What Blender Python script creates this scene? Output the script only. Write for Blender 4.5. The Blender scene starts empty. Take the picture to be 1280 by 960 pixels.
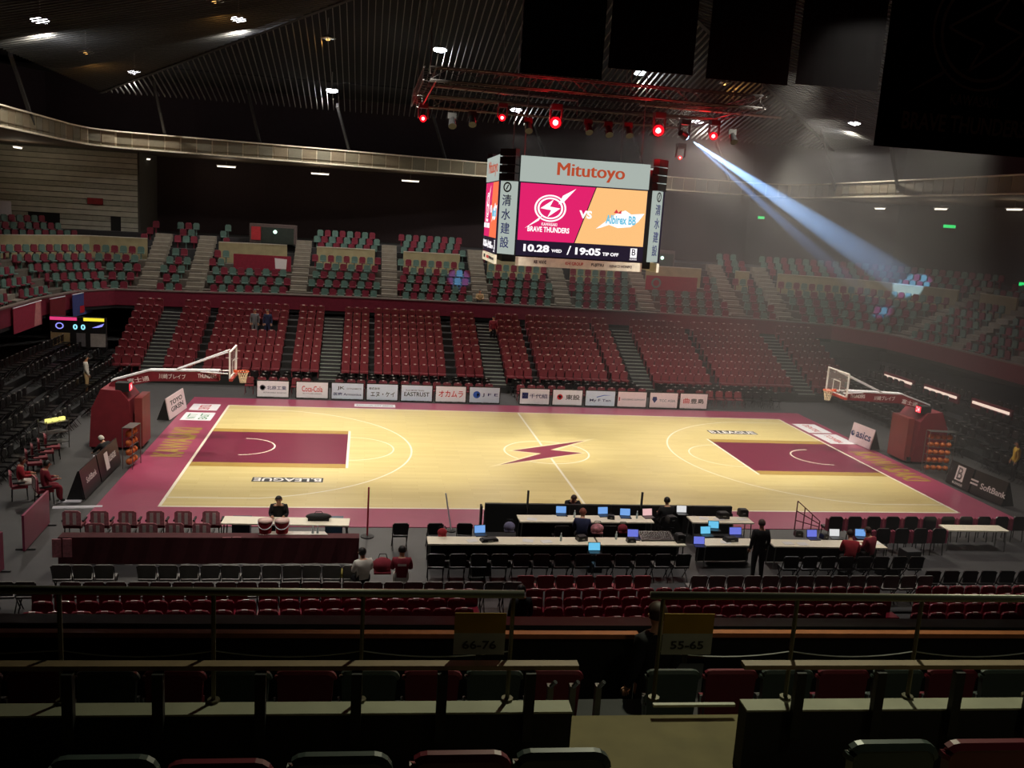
import bpy, bmesh, math, random
from mathutils import Vector, Matrix
random.seed(7)
sc = bpy.context.scene
col = sc.collection

# ------------------------------------------------------------------ camera
CAM = Vector((-7.8024, -36.2619, 9.758))
YAW, PIT, ROL, FPX = -0.1678, -0.1843, 0.0623, 1129.83
_cy, _sy = math.cos(YAW), math.sin(YAW)
FWD = Vector((-_sy*math.cos(PIT), _cy*math.cos(PIT), math.sin(PIT)))
_r0 = Vector((_cy, _sy, 0)); _u0 = _r0.cross(FWD)
RT = math.cos(ROL)*_r0 + math.sin(ROL)*_u0
UP = -math.sin(ROL)*_r0 + math.cos(ROL)*_u0
cam = bpy.data.objects.new('camera', bpy.data.cameras.new('camera')); col.objects.link(cam)
cam.data.sensor_fit = 'HORIZONTAL'; cam.data.sensor_width = 36
cam.data.lens = FPX/1280*36
cam.data.clip_start = .05; cam.data.clip_end = 300
cam.matrix_world = Matrix(((RT.x, UP.x, -FWD.x, CAM.x), (RT.y, UP.y, -FWD.y, CAM.y), (RT.z, UP.z, -FWD.z, CAM.z), (0, 0, 0, 1)))
sc.camera = cam

def ray(px, py): return RT*((px-640)/FPX) - UP*((py-480)/FPX) + FWD
def atz(px, py, z): d = ray(px, py); return CAM + d*((z-CAM.z)/d.z)      # a photo point on a level plane
def aty(px, py, y): d = ray(px, py); return CAM + d*((y-CAM.y)/d.y)      # ... on a plane across the hall
def atx(px, py, x): d = ray(px, py); return CAM + d*((x-CAM.x)/d.x)
def proj(p):
    d = Vector(p)-CAM; w = d.dot(FWD)
    return (640+FPX*d.dot(RT)/w, 480-FPX*d.dot(UP)/w) if w > .1 else (-9999, -9999)
def seen(p, m=12):
    x, y = proj(p); return -m < x < 1280+m and -m < y < 960+m

# ------------------------------------------------------------------ world, exposure
w = bpy.data.worlds.new('world'); sc.world = w; w.use_nodes = True
w.node_tree.nodes['Background'].inputs[0].default_value = (.55, .5, .45, 1)
w.node_tree.nodes['Background'].inputs[1].default_value = .006
sc.view_settings.view_transform = 'Standard'; sc.view_settings.look = 'None'
sc.view_settings.exposure = 0.0; sc.view_settings.gamma = 1.0
sc.view_settings.use_curve_mapping = False

def lin(c): return tuple(((v/255)/12.92 if v/255 <= .04045 else ((v/255+.055)/1.055)**2.4) for v in c)
def lamp(name, kind, loc, power, color=(255, 255, 255), target=None, parent=None, **kw):
    l = bpy.data.lights.new(name, kind); l.energy = power; l.color = lin(color)
    for k, v in kw.items(): setattr(l, k, v)
    o = bpy.data.objects.new(name, l); col.objects.link(o); o.location = loc
    if target is not None:
        o.rotation_euler = (Vector(target)-Vector(loc)).to_track_quat('-Z', 'Y').to_euler()
    return o

# unseen court lights above the frame, aimed straight down on the court
COURT_W = 4900
for x in (-13.5, -6.8, 6.8, 13.5):
    for y, ty in ((-6.4, 4.0), (6.0, -1.2)):
        lamp('unseen_court_light', 'SPOT', (x, y, 15.6 if y < 0 else 16.4), COURT_W*(1.3 if y < 0 else .9), (255, 246, 226), (x*.93, ty, 0), spot_size=math.radians(66), spot_blend=.55, shadow_soft_size=.35)
for x in (-2.6, 2.6):  # extra pair added to fill the scoreboard's shadow on the court
    lamp('unseen_court_light', 'SPOT', (x, -6.4, 15.6), COURT_W*.32, (255, 246, 226), (x*.7, -2.2, 0), spot_size=math.radians(50), spot_blend=.9, shadow_soft_size=.35)
# roof lamps of the near half, behind and above the picture, over the press tables
NEAR_W = 3300
for x in (-15, -5, 5, 15):
    lamp('near_roof_lamp', 'SPOT', (x, -13.5, 17.4), NEAR_W, (255, 246, 236), (x*.95, -11.8, 0), spot_size=math.radians(62), spot_blend=.6, shadow_soft_size=.2)

# ------------------------------------------------------------------ materials
MATS = {}
def mat(name, c, rough=.6, metal=0, var=.12, scale=6, spec=.5, coat=0):
    if name in MATS: return MATS[name]
    m = bpy.data.materials.new(name); m.use_nodes = True
    nt = m.node_tree; b = nt.nodes['Principled BSDF']
    c = lin(c)
    b.inputs['Roughness'].default_value = rough; b.inputs['Metallic'].default_value = metal
    b.inputs['Specular IOR Level'].default_value = spec
    if coat: b.inputs['Coat Weight'].default_value = coat; b.inputs['Coat Roughness'].default_value = .15
    if var:
        tc = nt.nodes.new('ShaderNodeTexCoord'); n = nt.nodes.new('ShaderNodeTexNoise'); r = nt.nodes.new('ShaderNodeValToRGB')
        n.inputs['Scale'].default_value = scale; n.inputs['Detail'].default_value = 3
        r.color_ramp.elements[0].position = .3; r.color_ramp.elements[1].position = .7
        r.color_ramp.elements[0].color = tuple(v*(1-var) for v in c)+(1,)
        r.color_ramp.elements[1].color = tuple(min(1, v*(1+var)) for v in c)+(1,)
        nt.links.new(tc.outputs['Object'], n.inputs['Vector']); nt.links.new(n.outputs['Fac'], r.inputs[0])
        nt.links.new(r.outputs[0], b.inputs['Base Color'])
    else: b.inputs['Base Color'].default_value = c+(1,)
    MATS[name] = m; return m
def emit(name, c, s=1.0, sample=False):
    if name in MATS: return MATS[name]
    m = bpy.data.materials.new(name); m.use_nodes = True
    b = m.node_tree.nodes['Principled BSDF']
    b.inputs['Base Color'].default_value = (0, 0, 0, 1); b.inputs['Specular IOR Level'].default_value = .1
    b.inputs['Emission Color'].default_value = lin(c)+(1,); b.inputs['Emission Strength'].default_value = s
    if not sample: m.cycles.emission_sampling = 'NONE'
    MATS[name] = m; return m

def wood_floor():
    m = bpy.data.materials.new('court_maple'); m.use_nodes = True; nt = m.node_tree; b = nt.nodes['Principled BSDF']
    tc = nt.nodes.new('ShaderNodeTexCoord'); br = nt.nodes.new('ShaderNodeTexBrick')
    br.inputs['Scale'].default_value = 1; br.inputs['Brick Width'].default_value = 1.9; br.inputs['Row Height'].default_value = .22
    br.inputs['Mortar Size'].default_value = .004; br.inputs['Bias'].default_value = 0
    br.inputs['Color1'].default_value = lin((222, 205, 146))+(1,); br.inputs['Color2'].default_value = lin((214, 196, 134))+(1,)
    br.inputs['Mortar'].default_value = lin((200, 178, 118))+(1,)
    nt.links.new(tc.outputs['Object'], br.inputs['Vector']); nt.links.new(br.outputs['Color'], b.inputs['Base Color'])
    b.inputs['Roughness'].default_value = .3; b.inputs['Specular IOR Level'].default_value = .4
    return m

# ------------------------------------------------------------------ mesh builder
class MB:
    def __init__(s): s.v = []; s.f = []; s.m = []
    def add(s, vs, fs, m=0):
        o = len(s.v); s.v += [tuple(v) for v in vs]; s.f += [tuple(i+o for i in f) for f in fs]; s.m += [m]*len(fs); return s
    def box(s, c, d, m=0, rz=0, rx=0, ry=0, top=1.0):
        x, y, z = d[0]/2, d[1]/2, d[2]/2
        vs = [Vector((sx*x*(top if sz > 0 else 1), sy*y*(top if sz > 0 else 1), sz*z)) for sz in (-1, 1) for sx, sy in ((-1, -1), (1, -1), (1, 1), (-1, 1))]
        if rx or ry or rz:
            R = Matrix.Rotation(rz, 3, 'Z') @ Matrix.Rotation(ry, 3, 'Y') @ Matrix.Rotation(rx, 3, 'X'); vs = [R @ v for v in vs]
        return s.add([v+Vector(c) for v in vs], [(3, 2, 1, 0), (4, 5, 6, 7), (0, 1, 5, 4), (1, 2, 6, 5), (2, 3, 7, 6), (3, 0, 4, 7)], m)
    def quad(s, a, b, c, d, m=0): return s.add([a, b, c, d], [(0, 1, 2, 3)], m)
    def poly(s, pts, m=0): return s.add(pts, [tuple(range(len(pts)))], m)
    def prism(s, pts, axis, a, b, m=0):
        # pts: 2-D outline; extruded along axis ('x','y','z') from a to b
        f = {'x': lambda p, t: (t, p[0], p[1]), 'y': lambda p, t: (p[0], t, p[1]), 'z': lambda p, t: (p[0], p[1], t)}[axis]
        n = len(pts); vs = [f(p, a) for p in pts]+[f(p, b) for p in pts]
        return s.add(vs, [tuple(range(n-1, -1, -1)), tuple(range(n, 2*n))]+[(i, (i+1) % n, n+(i+1) % n, n+i) for i in range(n)], m)
    def tube(s, pts, r, n=6, m=0, caps=True):
        pts = [Vector(p) for p in pts]; rs = r if isinstance(r, (list, tuple)) else [r]*len(pts); rings = []
        for i, p in enumerate(pts):
            t = (pts[min(i+1, len(pts)-1)]-pts[max(i-1, 0)]).normalized()
            a = t.cross(Vector((0, 0, 1)) if abs(t.z) < .9 else Vector((1, 0, 0))).normalized(); b = t.cross(a)
            rings.append([p+(a*math.cos(2*math.pi*k/n)+b*math.sin(2*math.pi*k/n))*rs[i] for k in range(n)])
        vs = [q for R in rings for q in R]; fs = []
        for i in range(len(pts)-1):
            for k in range(n): fs.append((i*n+k, i*n+(k+1) % n, (i+1)*n+(k+1) % n, (i+1)*n+k))
        if caps: fs += [tuple(range(n-1, -1, -1)), tuple(range((len(pts)-1)*n, len(pts)*n))]
        return s.add(vs, fs, m)
    def ball(s, c, r, nu=10, nv=6, m=0):
        r = r if isinstance(r, (tuple, list)) else (r, r, r); vs = [(c[0], c[1], c[2]-r[2])]
        for j in range(1, nv):
            a = -math.pi/2+math.pi*j/nv
            for i in range(nu):
                b = 2*math.pi*i/nu; vs.append((c[0]+r[0]*math.cos(a)*math.cos(b), c[1]+r[1]*math.cos(a)*math.sin(b), c[2]+r[2]*math.sin(a)))
        vs.append((c[0], c[1], c[2]+r[2])); fs = []
        for i in range(nu):
            fs.append((0, 1+(i+1) % nu, 1+i)); fs.append((len(vs)-1, 1+(nv-2)*nu+i, 1+(nv-2)*nu+(i+1) % nu))
            for j in range(nv-2):
                a = 1+j*nu; fs.append((a+i, a+(i+1) % nu, a+nu+(i+1) % nu, a+nu+i))
        return s.add(vs, fs, m)
    def lathe(s, prof, n=12, m=0, c=(0, 0, 0)):
        vs = [(c[0]+r*math.cos(2*math.pi*k/n), c[1]+r*math.sin(2*math.pi*k/n), c[2]+z) for r, z in prof for k in range(n)]; fs = []
        for i in range(len(prof)-1):
            for k in range(n): fs.append((i*n+k, i*n+(k+1) % n, (i+1)*n+(k+1) % n, (i+1)*n+k))
        fs += [tuple(range(n-1, -1, -1)), tuple(range((len(prof)-1)*n, len(prof)*n))]
        return s.add(vs, fs, m)
    def ring(s, c, r0, r1, a0=0, a1=2*math.pi, n=48, ex=(1, 0, 0), ey=(0, 1, 0), m=0):
        ex, ey, c = Vector(ex), Vector(ey), Vector(c); vs = []
        for i in range(n+1):
            a = a0+(a1-a0)*i/n; d = ex*math.cos(a)+ey*math.sin(a); vs += [c+d*r0, c+d*r1]
        return s.add(vs, [(2*i, 2*i+1, 2*i+3, 2*i+2) for i in range(n)], m)
    def merge(s, o, M, m=None):
        return s.add([M @ Vector(v) for v in o.v], [], 0) and s._mf(o, m)
    def _mf(s, o, m):
        off = len(s.v)-len(o.v); s.f += [tuple(i+off for i in f) for f in o.f]; s.m += [m]*len(o.f) if m is not None else list(o.m); return s
    def data(s, name, mats):
        me = bpy.data.meshes.new(name); me.from_pydata(s.v, [], s.f); me.update()
        for q in (mats if isinstance(mats, (list, tuple)) else [mats]): me.materials.append(q)
        me.polygons.foreach_set('material_index', s.m); return me
    def build(s, name, mats, parent=None, smooth=False):
        me = s.data(name, mats)
        if smooth: me.polygons.foreach_set('use_smooth', [True]*len(me.polygons))
        o = bpy.data.objects.new(name, me); col.objects.link(o)
        if parent is not None: o.parent = parent
        return o

def tag(o, label, cat, group=None, kind=None):
    o['label'] = label
    if cat: o['category'] = cat
    if group: o['group'] = group
    if kind: o['kind'] = kind
    return o
def thing(name, label, cat, loc=(0, 0, 0), rz=0, group=None):
    o = bpy.data.objects.new(name, None); col.objects.link(o); o.location = loc; o.rotation_euler = (0, 0, rz)
    o.empty_display_size = .1
    return tag(o, label, cat, group)
def structure(o, label=None):
    o['kind'] = 'structure'
    if label: o['label'] = label
    return o
KIDS = {}
def dup(root, loc, rz, label, group=None):
    def cp(o, parent):
        c = o.copy(); col.objects.link(c)
        if parent is not None: c.parent = parent
        for ch in kids(o): cp(ch, c)
        return c
    r = cp(root, None); r.location = loc; r.rotation_euler = (0, 0, rz); r['label'] = label
    if group: r['group'] = group
    return r
def kids(o):
    if o.name not in KIDS: KIDS[o.name] = list(o.children)
    return KIDS[o.name]
_O = ['', 'first', 'second', 'third', 'fourth', 'fifth', 'sixth', 'seventh', 'eighth', 'ninth', 'tenth', 'eleventh', 'twelfth']
def nth(i):
    if i < len(_O): return _O[i]
    return '%d%s' % (i, 'th' if 10 < i % 100 < 14 else {1: 'st', 2: 'nd', 3: 'rd'}.get(i % 10, 'th'))

TEXTS = []
def text(body, c, right, up, wd, ht, m, parent=None, name='lettering', bold=.0, depth=.003):
    """flat lettering centred on c, filled into a wd x ht rectangle"""
    cu = bpy.data.curves.new(name, 'FONT'); cu.body = body; cu.extrude = depth; cu.offset = bold; cu.resolution_u = 3
    cu.align_x = 'CENTER'
    o = bpy.data.objects.new(name, cu); col.objects.link(o)
    if parent is not None: o.parent = parent
    TEXTS.append((o, Vector(c), Vector(right).normalized(), Vector(up).normalized(), wd, ht, m)); return o
def finish_texts():
    bpy.context.view_layer.update(); dg = bpy.context.evaluated_depsgraph_get()
    for o, c, r, u, wd, ht, m in TEXTS:
        me = bpy.data.meshes.new_from_object(o.evaluated_get(dg)); n = r.cross(u)
        xs = [v.co.x for v in me.vertices]; ys = [v.co.y for v in me.vertices]
        if not xs: bpy.data.objects.remove(o); continue
        x0, x1, y0, y1 = min(xs), max(xs), min(ys), max(ys)
        for v in me.vertices:
            a = ((v.co.x-x0)/max(1e-6, x1-x0)-.5)*wd; b = ((v.co.y-y0)/max(1e-6, y1-y0)-.5)*ht
            v.co = c + r*a + u*b + n*v.co.z
        me.materials.clear(); me.materials.append(m)
        no = bpy.data.objects.new(o.name.split('.')[0], me); p = o.parent; nm = o.name
        bpy.data.objects.remove(o); col.objects.link(no); no.parent = p
    TEXTS.clear()

# colours used all over
MAROON = (96, 20, 38)
m_maroon = mat('maroon_panel', (118, 30, 50), .55)
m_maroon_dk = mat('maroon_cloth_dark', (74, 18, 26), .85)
m_black = mat('black_matte', (22, 22, 23), .7)
m_black_gloss = mat('black_plastic', (26, 26, 28), .32)
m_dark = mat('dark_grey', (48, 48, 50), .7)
m_steel = mat('dull_steel', (130, 132, 130), .35, .8)
m_chrome = mat('chrome', (190, 192, 195), .2, .9)
m_white = mat('white_board', (232, 232, 240), .5, var=.03)
m_concrete = mat('concrete', (128, 122, 110), .85, scale=3)
m_seat_m = mat('maroon_seat_plastic', (122, 50, 58), .35, var=.08)
m_print_black = mat('black_print', (25, 25, 30), .6, var=0)
m_print_navy = mat('navy_print', (30, 40, 100), .6, var=0)
m_print_red = mat('red_print', (196, 30, 44), .6, var=0)
m_print_white = mat('white_print', (236, 232, 232), .6, var=0)
m_print_green = mat('green_print', (30, 130, 80), .6, var=0)
m_gold = mat('gold_paint', (168, 136, 62), .4, var=.05)
m_court_mar = mat('court_maroon_paint', (158, 68, 98), .3, var=.05, scale=2)
m_key_mar = mat('court_key_paint', (112, 30, 60), .3, var=.05, scale=2)
m_line = mat('court_line_paint', (244, 238, 220), .35, var=0)
m_skin = mat('skin', (200, 150, 120), .6, var=.04)
m_hair = mat('black_hair', (22, 18, 16), .5)
m_wood = mat('counter_wood', (150, 112, 74), .5, scale=9)
m_table = mat('white_tabletop', (242, 236, 212), .5, var=.03)

# ================================================================== THE HALL
FASCIA = [(-24.8, -24), (-24.8, 15), (-24.2, 19.4), (-22.7, 21.6), (-18.3, 22.0), (-13.6, 23.1), (-8.6, 23.4), (1.9, 23.1), (10.5, 22.2), (19, 20.8), (22.9, 19.3), (24.6, 15.5), (25, 10), (25, -24)]
def offset(path, d):
    """polyline moved outwards (away from the court) by d"""
    out = []
    for i, p in enumerate(path):
        ns = []
        for a, b in ((i-1, i), (i, i+1)):
            if a >= 0 and b < len(path):
                t = (Vector(path[b])-Vector(path[a])).normalized(); ns.append(Vector((-t.y, t.x)))
        n = (ns[0]+ns[-1]).normalized(); k = 1/max(.6, n.dot(ns[0]))
        q = Vector(p)+n*d*k; out.append((q.x, q.y))
    return out
def band(mb, path, d0, d1, z0, z1, m=0):
    """solid band following a path, from offset d0 to d1 and z0 to z1"""
    A, B = offset(path, d0), offset(path, d1); n = len(path)
    vs = [(x, y, z0) for x, y in A]+[(x, y, z1) for x, y in A]+[(x, y, z1) for x, y in B]+[(x, y, z0) for x, y in B]; fs = []
    for i in range(n-1):
        for a, b in ((0, 1), (1, 2), (2, 3), (3, 0)): fs.append((a*n+i, a*n+i+1, b*n+i+1, b*n+i))
    fs += [(0, n, 2*n, 3*n), (n-1, 4*n-1, 3*n-1, 2*n-1)]
    return mb.add(vs, fs, m)
def walk(path, step, start=0.0):
    """points every step along a path with the outward normal and the arc length"""
    s, nxt = 0.0, start
    for (a, b) in zip(path[:-1], path[1:]):
        a, b = Vector(a), Vector(b); L = (b-a).length; t = (b-a)/L
        while nxt <= s+L:
            p = a+t*(nxt-s); yield p, Vector((-t.y, t.x)), nxt
            nxt += step
        s += L

# ---- floor
structure(MB().box((0, 4, -.1), (84, 84, .2)).build('floor', mat('hall_floor', (60, 59, 60), .6, scale=1.5)), 'dark grey hall floor around the court')

# ---- court: maroon surround, maple, paint
court = structure(MB().box((0, -.05, .01), (31.8, 18.5, .02)).build('floor_court', m_court_mar), 'portable basketball court with maroon surround and pale maple playing area')
MB().box((0, 0, .0215), (28, 15, .003)).build('maple_surface', wood_floor(), court)
ZL = .0265
def cpart(name, mb, m): return mb.build(name, m, court)
def strip(mb, x0, y0, x1, y1, z=ZL): return mb.quad((x0, y0, z), (x1, y0, z), (x1, y1, z), (x0, y1, z))
for s in (-1, 1):
    mb = MB(); strip(mb, min(s*14, s*8.2), -2.9, max(s*14, s*8.2), 2.9, .0242); cpart('key_border', mb, m_gold)
    mb = MB(); strip(mb, min(s*14, s*8.2), -2.35, max(s*14, s*8.2), 2.35, .0254); cpart('key_paint', mb, m_key_mar)
    mb = MB(); strip(mb, s*8.25-.05, -2.9, s*8.25+.05, 2.9); cpart('free_throw_line', mb, m_line)
    ex, ey = (-s, 0, 0), (0, 1, 0)
    cpart('free_throw_circle', MB().ring((s*8.2, 0, ZL), 1.75, 1.81, -math.pi/2, math.pi/2, 32, ex, ey), m_line)
    mb = MB().ring((s*12.425, 0, ZL), 6.7, 6.77, -math.asin(6.6/6.75), math.asin(6.6/6.75), 56, ex, ey)
    for y in (-6.6, 6.6): strip(mb, min(s*14, s*11.0), y-.035, max(s*14, s*11.0), y+.035)
    cpart('three_point_line', mb, m_line)
    cpart('no_charge_arc', MB().ring((s*12.425, 0, ZL), 1.23, 1.29, -math.pi/2, math.pi/2, 24, ex, ey), m_line)
mb = MB()
for y in (-7.5, 7.5): strip(mb, -14.05, y-.05, 14.05, y+.05)
for x in (-14, 14): strip(mb, x-.05, -7.5, x+.05, 7.5)
cpart('boundary_line', mb, m_line)
mb = MB(); strip(mb, -.045, -7.5, .045, 7.5); cpart('centre_line', mb, m_line)
cpart('centre_circle', MB().ring((0, 0, ZL), 1.76, 1.83), m_line)
# centre bolt emblem: long bolt lying across the circle
def bolt_pts(q): return [(p.x, p.y) for p in (atz(590+x/7.055, 530+y/7.055, .02) for x, y in q)]
bolt = bolt_pts(((1000, 147), (610, 200), (350, 235), (610, 262), (245, 362), (690, 297), (975, 257), (690, 229)))
big = bolt_pts(((1085, 130), (605, 190), (310, 237), (560, 264), (145, 380), (695, 306), (1010, 256), (760, 228)))
cpart('centre_bolt_outline', MB().poly([(x, y, ZL+.001) for x, y in big]), mat('pale_paint', (236, 222, 178), .35, var=0))
cpart('centre_bolt', MB().poly([(x, y, ZL+.002) for x, y in bolt]), mat('bolt_maroon', (128, 40, 66), .35, var=.05))
# league name in a dark band, reading from the far side
def league(cx, cy, wd, flip, h=.62):
    s = -1 if flip else 1
    MB().box((cx, cy, ZL), (wd, h*.85, .002)).build('league_name_band', m_print_black, court)
    text('B.LEAGUE', (cx, cy, ZL+.003), (s, 0, 0), (0, s, 0), wd*.95, h*.64, m_print_white, court, 'league_name', .02, .0005)
pA, pB = atz(315, 600, 0), atz(404, 600, 0)
league((pA.x+pB.x)/2, pA.y, pB.x-pA.x, True)
pA, pB = atz(886, 540.5, 0), atz(943, 541, 0)
league((pA.x+pB.x)/2, pA.y, pB.x-pA.x, False, .8)
# city name down the left end of the surround, reading towards the left end
text('KAWASAKI', (-15.0, .6, .024), (0, 1, 0), (-1, 0, 0), 4.6, 1.15, m_gold, court, 'city_name', .035, .0005)
text('KAWASAKI', (15.0, -1.2, .024), (0, -1, 0), (1, 0, 0), 4.6, 1.15, m_gold, court, 'city_name', .035, .0005)
def floor_ad(cx, cy, wx, wy, word, m, right, up, tw, th):
    o = MB().box((cx, cy, .0225), (wx, wy, .003)).build('floor_advert', m_white, court)
    text(word, (cx, cy, .0255), right, up, tw, th, m, court, 'advert_print', .01, .0005); return o
floor_ad(-15.02, 6.95, 1.25, 1.35, 'DENTSU', m_print_red, (0, 1, 0), (-1, 0, 0), 1.0, .5)
floor_ad(-15.0, 5.05, 1.3, 1.55, 'NTT\nEAST', m_print_green, (0, 1, 0), (-1, 0, 0), 1.1, .9)
floor_ad(14.9, 5.6, 1.25, 1.9, 'DENTSU', m_print_red, (0, -1, 0), (1, 0, 0), 1.5, .35)
floor_ad(14.95, 3.45, 1.3, 1.9, 'TOSHIBA', m_print_red, (0, -1, 0), (1, 0, 0), 1.5, .35)
pA, pB = atz(443, 507, 0), atz(494, 508, 0)
floor_ad((pA.x+pB.x)/2, 8.28, pB.x-pA.x, .62, 'KAWASAKI CITY ARENA', m_print_green, (1, 0, 0), (0, 1, 0), 1.8, .2)

# ---- balcony edge: maroon fascia round the hall with a pale cap rail
mb = MB(); band(mb, FASCIA, 0, .16, 2.95, 3.85)
fas = structure(mb.build('trim_balcony_front', m_maroon), 'maroon front of the upper tier all round the hall')
mb = MB(); band(mb, FASCIA, -.04, .2, 3.85, 3.93); mb.build('cap_rail', mat('fascia_cap', (122, 106, 100), .5), fas)
mb = MB(); band(mb, FASCIA, .05, 1.2, 2.75, 2.95); mb.build('underside_slab', m_black, fas)
# ---- upper tier: one concrete step per row, low pale wall, three rows behind
tier = structure(MB().box((0, 39, 3.0), (2, .4, .4)).build('floor_upper_tier', m_concrete), 'stepped concrete of the upper tier')
ROWD = [.8+.85*k for k in range(5)]; ROWZ = [3.45+.5*k for k in range(5)]
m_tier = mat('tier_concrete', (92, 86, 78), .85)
for k in range(5):
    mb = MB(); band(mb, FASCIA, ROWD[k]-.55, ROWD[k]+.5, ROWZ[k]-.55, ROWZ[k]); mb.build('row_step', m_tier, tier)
AISLE_FAR = [-21.2, -18.4, -12.1, -6.15, 0.0, 5.65, 11.4, 17.5, 20.6]
AISLE_L = [19.0, 14.2]; AISLE_R = [15.6, 10.5, 5.5]
def near_aisle(p, half=.72):
    if p.y > 17.5 and abs(p.x) < 22.8: return any(abs(p.x-a) < half for a in AISLE_FAR)
    if p.x < 0: return any(abs(p.y-a) < half for a in AISLE_L)
    return any(abs(p.y-a) < half for a in AISLE_R)
m_cream = mat('cream_wall', (158, 148, 112), .8, scale=2)
wall5 = offset(FASCIA, 5.3)
par = structure(MB().box((0, 39, 3.6), (1, .3, .3)).build('trim_concourse_wall', m_cream), 'low cream wall behind the lower rows of the upper tier')
mbw, seg = None, []
pts = [(p, n) for p, n, s in walk(wall5, .5)]
run = []
for p, n in pts+[(None, None)]:
    if p is not None and not near_aisle(p, .8) and p.y > 2: run.append((p, n))
    else:
        if len(run) > 2:
            mb = MB(); pl = [(q.x, q.y) for q, _ in run]; band(mb, pl, 0, .15, 5.3, 6.75); mb.build('wall_section', m_cream, par)
            mb = MB(); band(mb, pl, -.03, .18, 6.75, 6.8); mb.build('wall_cap', mat('cream_cap', (186, 180, 160), .6), par)
        run = []
UPD = [6.3+.85*k for k in range(3)]; UPZ = [6.2+.42*k for k in range(3)]
for k in range(3):
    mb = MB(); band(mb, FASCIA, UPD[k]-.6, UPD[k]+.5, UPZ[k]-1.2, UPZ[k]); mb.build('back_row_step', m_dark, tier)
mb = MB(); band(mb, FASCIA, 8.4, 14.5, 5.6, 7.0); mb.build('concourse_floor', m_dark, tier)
# aisle stairs of the upper tier
st = structure(MB().box((0, 39.5, 3.6), (1, .3, .3)).build('trim_aisle_stairs', m_concrete), 'pale concrete aisle stairs between the upper blocks')
F2 = [Vector(p) for p in FASCIA]
def fascia_at(x=None, y=None, left=True):
    for a, b in zip(F2[:-1], F2[1:]):
        if x is not None and a.x <= x <= b.x and b.y > 17: return Vector((x, a.y+(b.y-a.y)*(x-a.x)/(b.x-a.x)))
    return Vector((-24.7 if left else 24.7, y))
for a in AISLE_FAR+[('L', y) for y in AISLE_L]+[('R', y) for y in AISLE_R]:
    if isinstance(a, tuple): base = fascia_at(y=a[1], left=a[0] == 'L'); d = Vector((-1, 0)) if a[0] == 'L' else Vector((1, 0)); base.x += .0
    else: base = fascia_at(x=a); d = Vector((0, 1))
    for k in range(15):
        z = 3.55+.25*k; c = base+d*(.55+.43*k)
        sx, sy = (1.05, .44) if abs(d.y) > .5 else (.44, 1.05)
        MB().box((c.x, c.y, z-.2), (sx, sy, .5)).build('stair_tread', m_concrete, st)

# ---- outer walls
W14 = offset(FASCIA, 14)
mb = MB(); band(mb, [p for p in W14 if p[1] > 20][1:-1] if False else W14, 0, .3, -.2, 18.2)
structure(mb.build('wall_back', mat('far_wall_dark', (46, 34, 36), .9)), 'dark outer wall behind the upper tier')
structure(MB().box((0, -39, 9), (80, .3, 18)).build('wall_front', m_black), 'dark wall behind the photographer')
# pale clad wall at the left corner
cw = structure(MB().box((-28.3, 30.3, 9.0), (10.0, .3, 7.2)).build('wall_corner', mat('clad_wall_back', (96, 96, 88), .9)), 'grey clad wall of the left corner of the upper tier')
m_plank = mat('grey_plank', (188, 188, 172), .8, var=.1, scale=2); m_plank2 = mat('grey_plank_worn', (166, 166, 150), .8, var=.1)
hole1 = (aty(35, 290, 30).x, aty(75, 290, 30).x, 5, aty(60, 264, 30).z); hole2 = (aty(138, 290, 30).x, aty(151, 290, 30).x, 6.5, aty(145, 268, 30).z)
z = 5.5; i = 0
while z < 12.3:
    segs = [(-33.3, -23.3)]
    for h in (hole1, hole2):
        if h[2] < z+.15 < h[3]:
            segs = [q for s in segs for q in ((s[0], min(s[1], h[0])), (max(s[0], h[1]), s[1])) if q[1]-q[0] > .1]
    for s in segs:
        MB().box(((s[0]+s[1])/2, 30.1, z+.16), (s[1]-s[0]-.01, .08+.02*(i % 2), .31)).build('plank', m_plank if i % 3 else m_plank2, cw)
    z += .36; i += 1
MB().box(((hole1[0]+hole1[1])/2, 30.13, 6.9), (hole1[1]-hole1[0]-.02, .03, 3.4)).build('dark_doorway', m_black, cw)
MB().box(((hole2[0]+hole2[1])/2, 30.13, 8.0), (hole2[1]-hole2[0]-.02, .03, 3)).build('dark_window', m_black, cw)
MB().box((-23.35, 33.4, 9.0), (.3, 6.3, 7.0)).build('return_wall', mat('clad_return', (74, 72, 66), .9), cw)
p = aty(119, 251.5, 29.95); MB().box(p, (1.0, .06, .42)).build('red_sign_plate', mat('dim_red_sign', (140, 36, 40), .6), cw)

p = aty(4, 260, 29.7); MB().box(p, (1.0, .08, .95)).build('white_sign_plate', m_white, cw)
# ---- gallery: beige balustrade of panels between uprights, soffit with tube lights
GAL = [(-25.3, -24), (-25.3, 22.5), (-24.9, 25.2), (-23.6, 26.6), (-21.2, 27.2), (-15.3, 28.4), (-9, 29.8), (0, 32.2), (8, 33.2), (15.4, 33.3), (22.5, 33.6), (25, 32.8), (25.8, 30.5), (25.8, -24)]
mb = MB(); band(mb, GAL, .1, .22, 12.5, 13.45)
gal = structure(mb.build('trim_gallery_front', mat('gallery_backing', (176, 166, 140), .7)), 'beige panelled balustrade of the upper gallery')
for z0, z1, nme in ((12.42, 12.52, 'bottom_rail'), (13.42, 13.5, 'top_rail')):
    mb = MB(); band(mb, GAL, -.04, .26, z0, z1); mb.build(nme, mat('gallery_rail', (222, 214, 190), .55), gal)
pm = [mat('gallery_panel_%s' % n, c, .7, var=.06) for n, c in (('olive', (116, 109, 88)), ('grey', (112, 109, 92)), ('tan', (120, 109, 87)))]
pdata = [MB().box((0, 0, 0), (.9, .05, .86)).data('panel', q) for q in pm]
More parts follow.
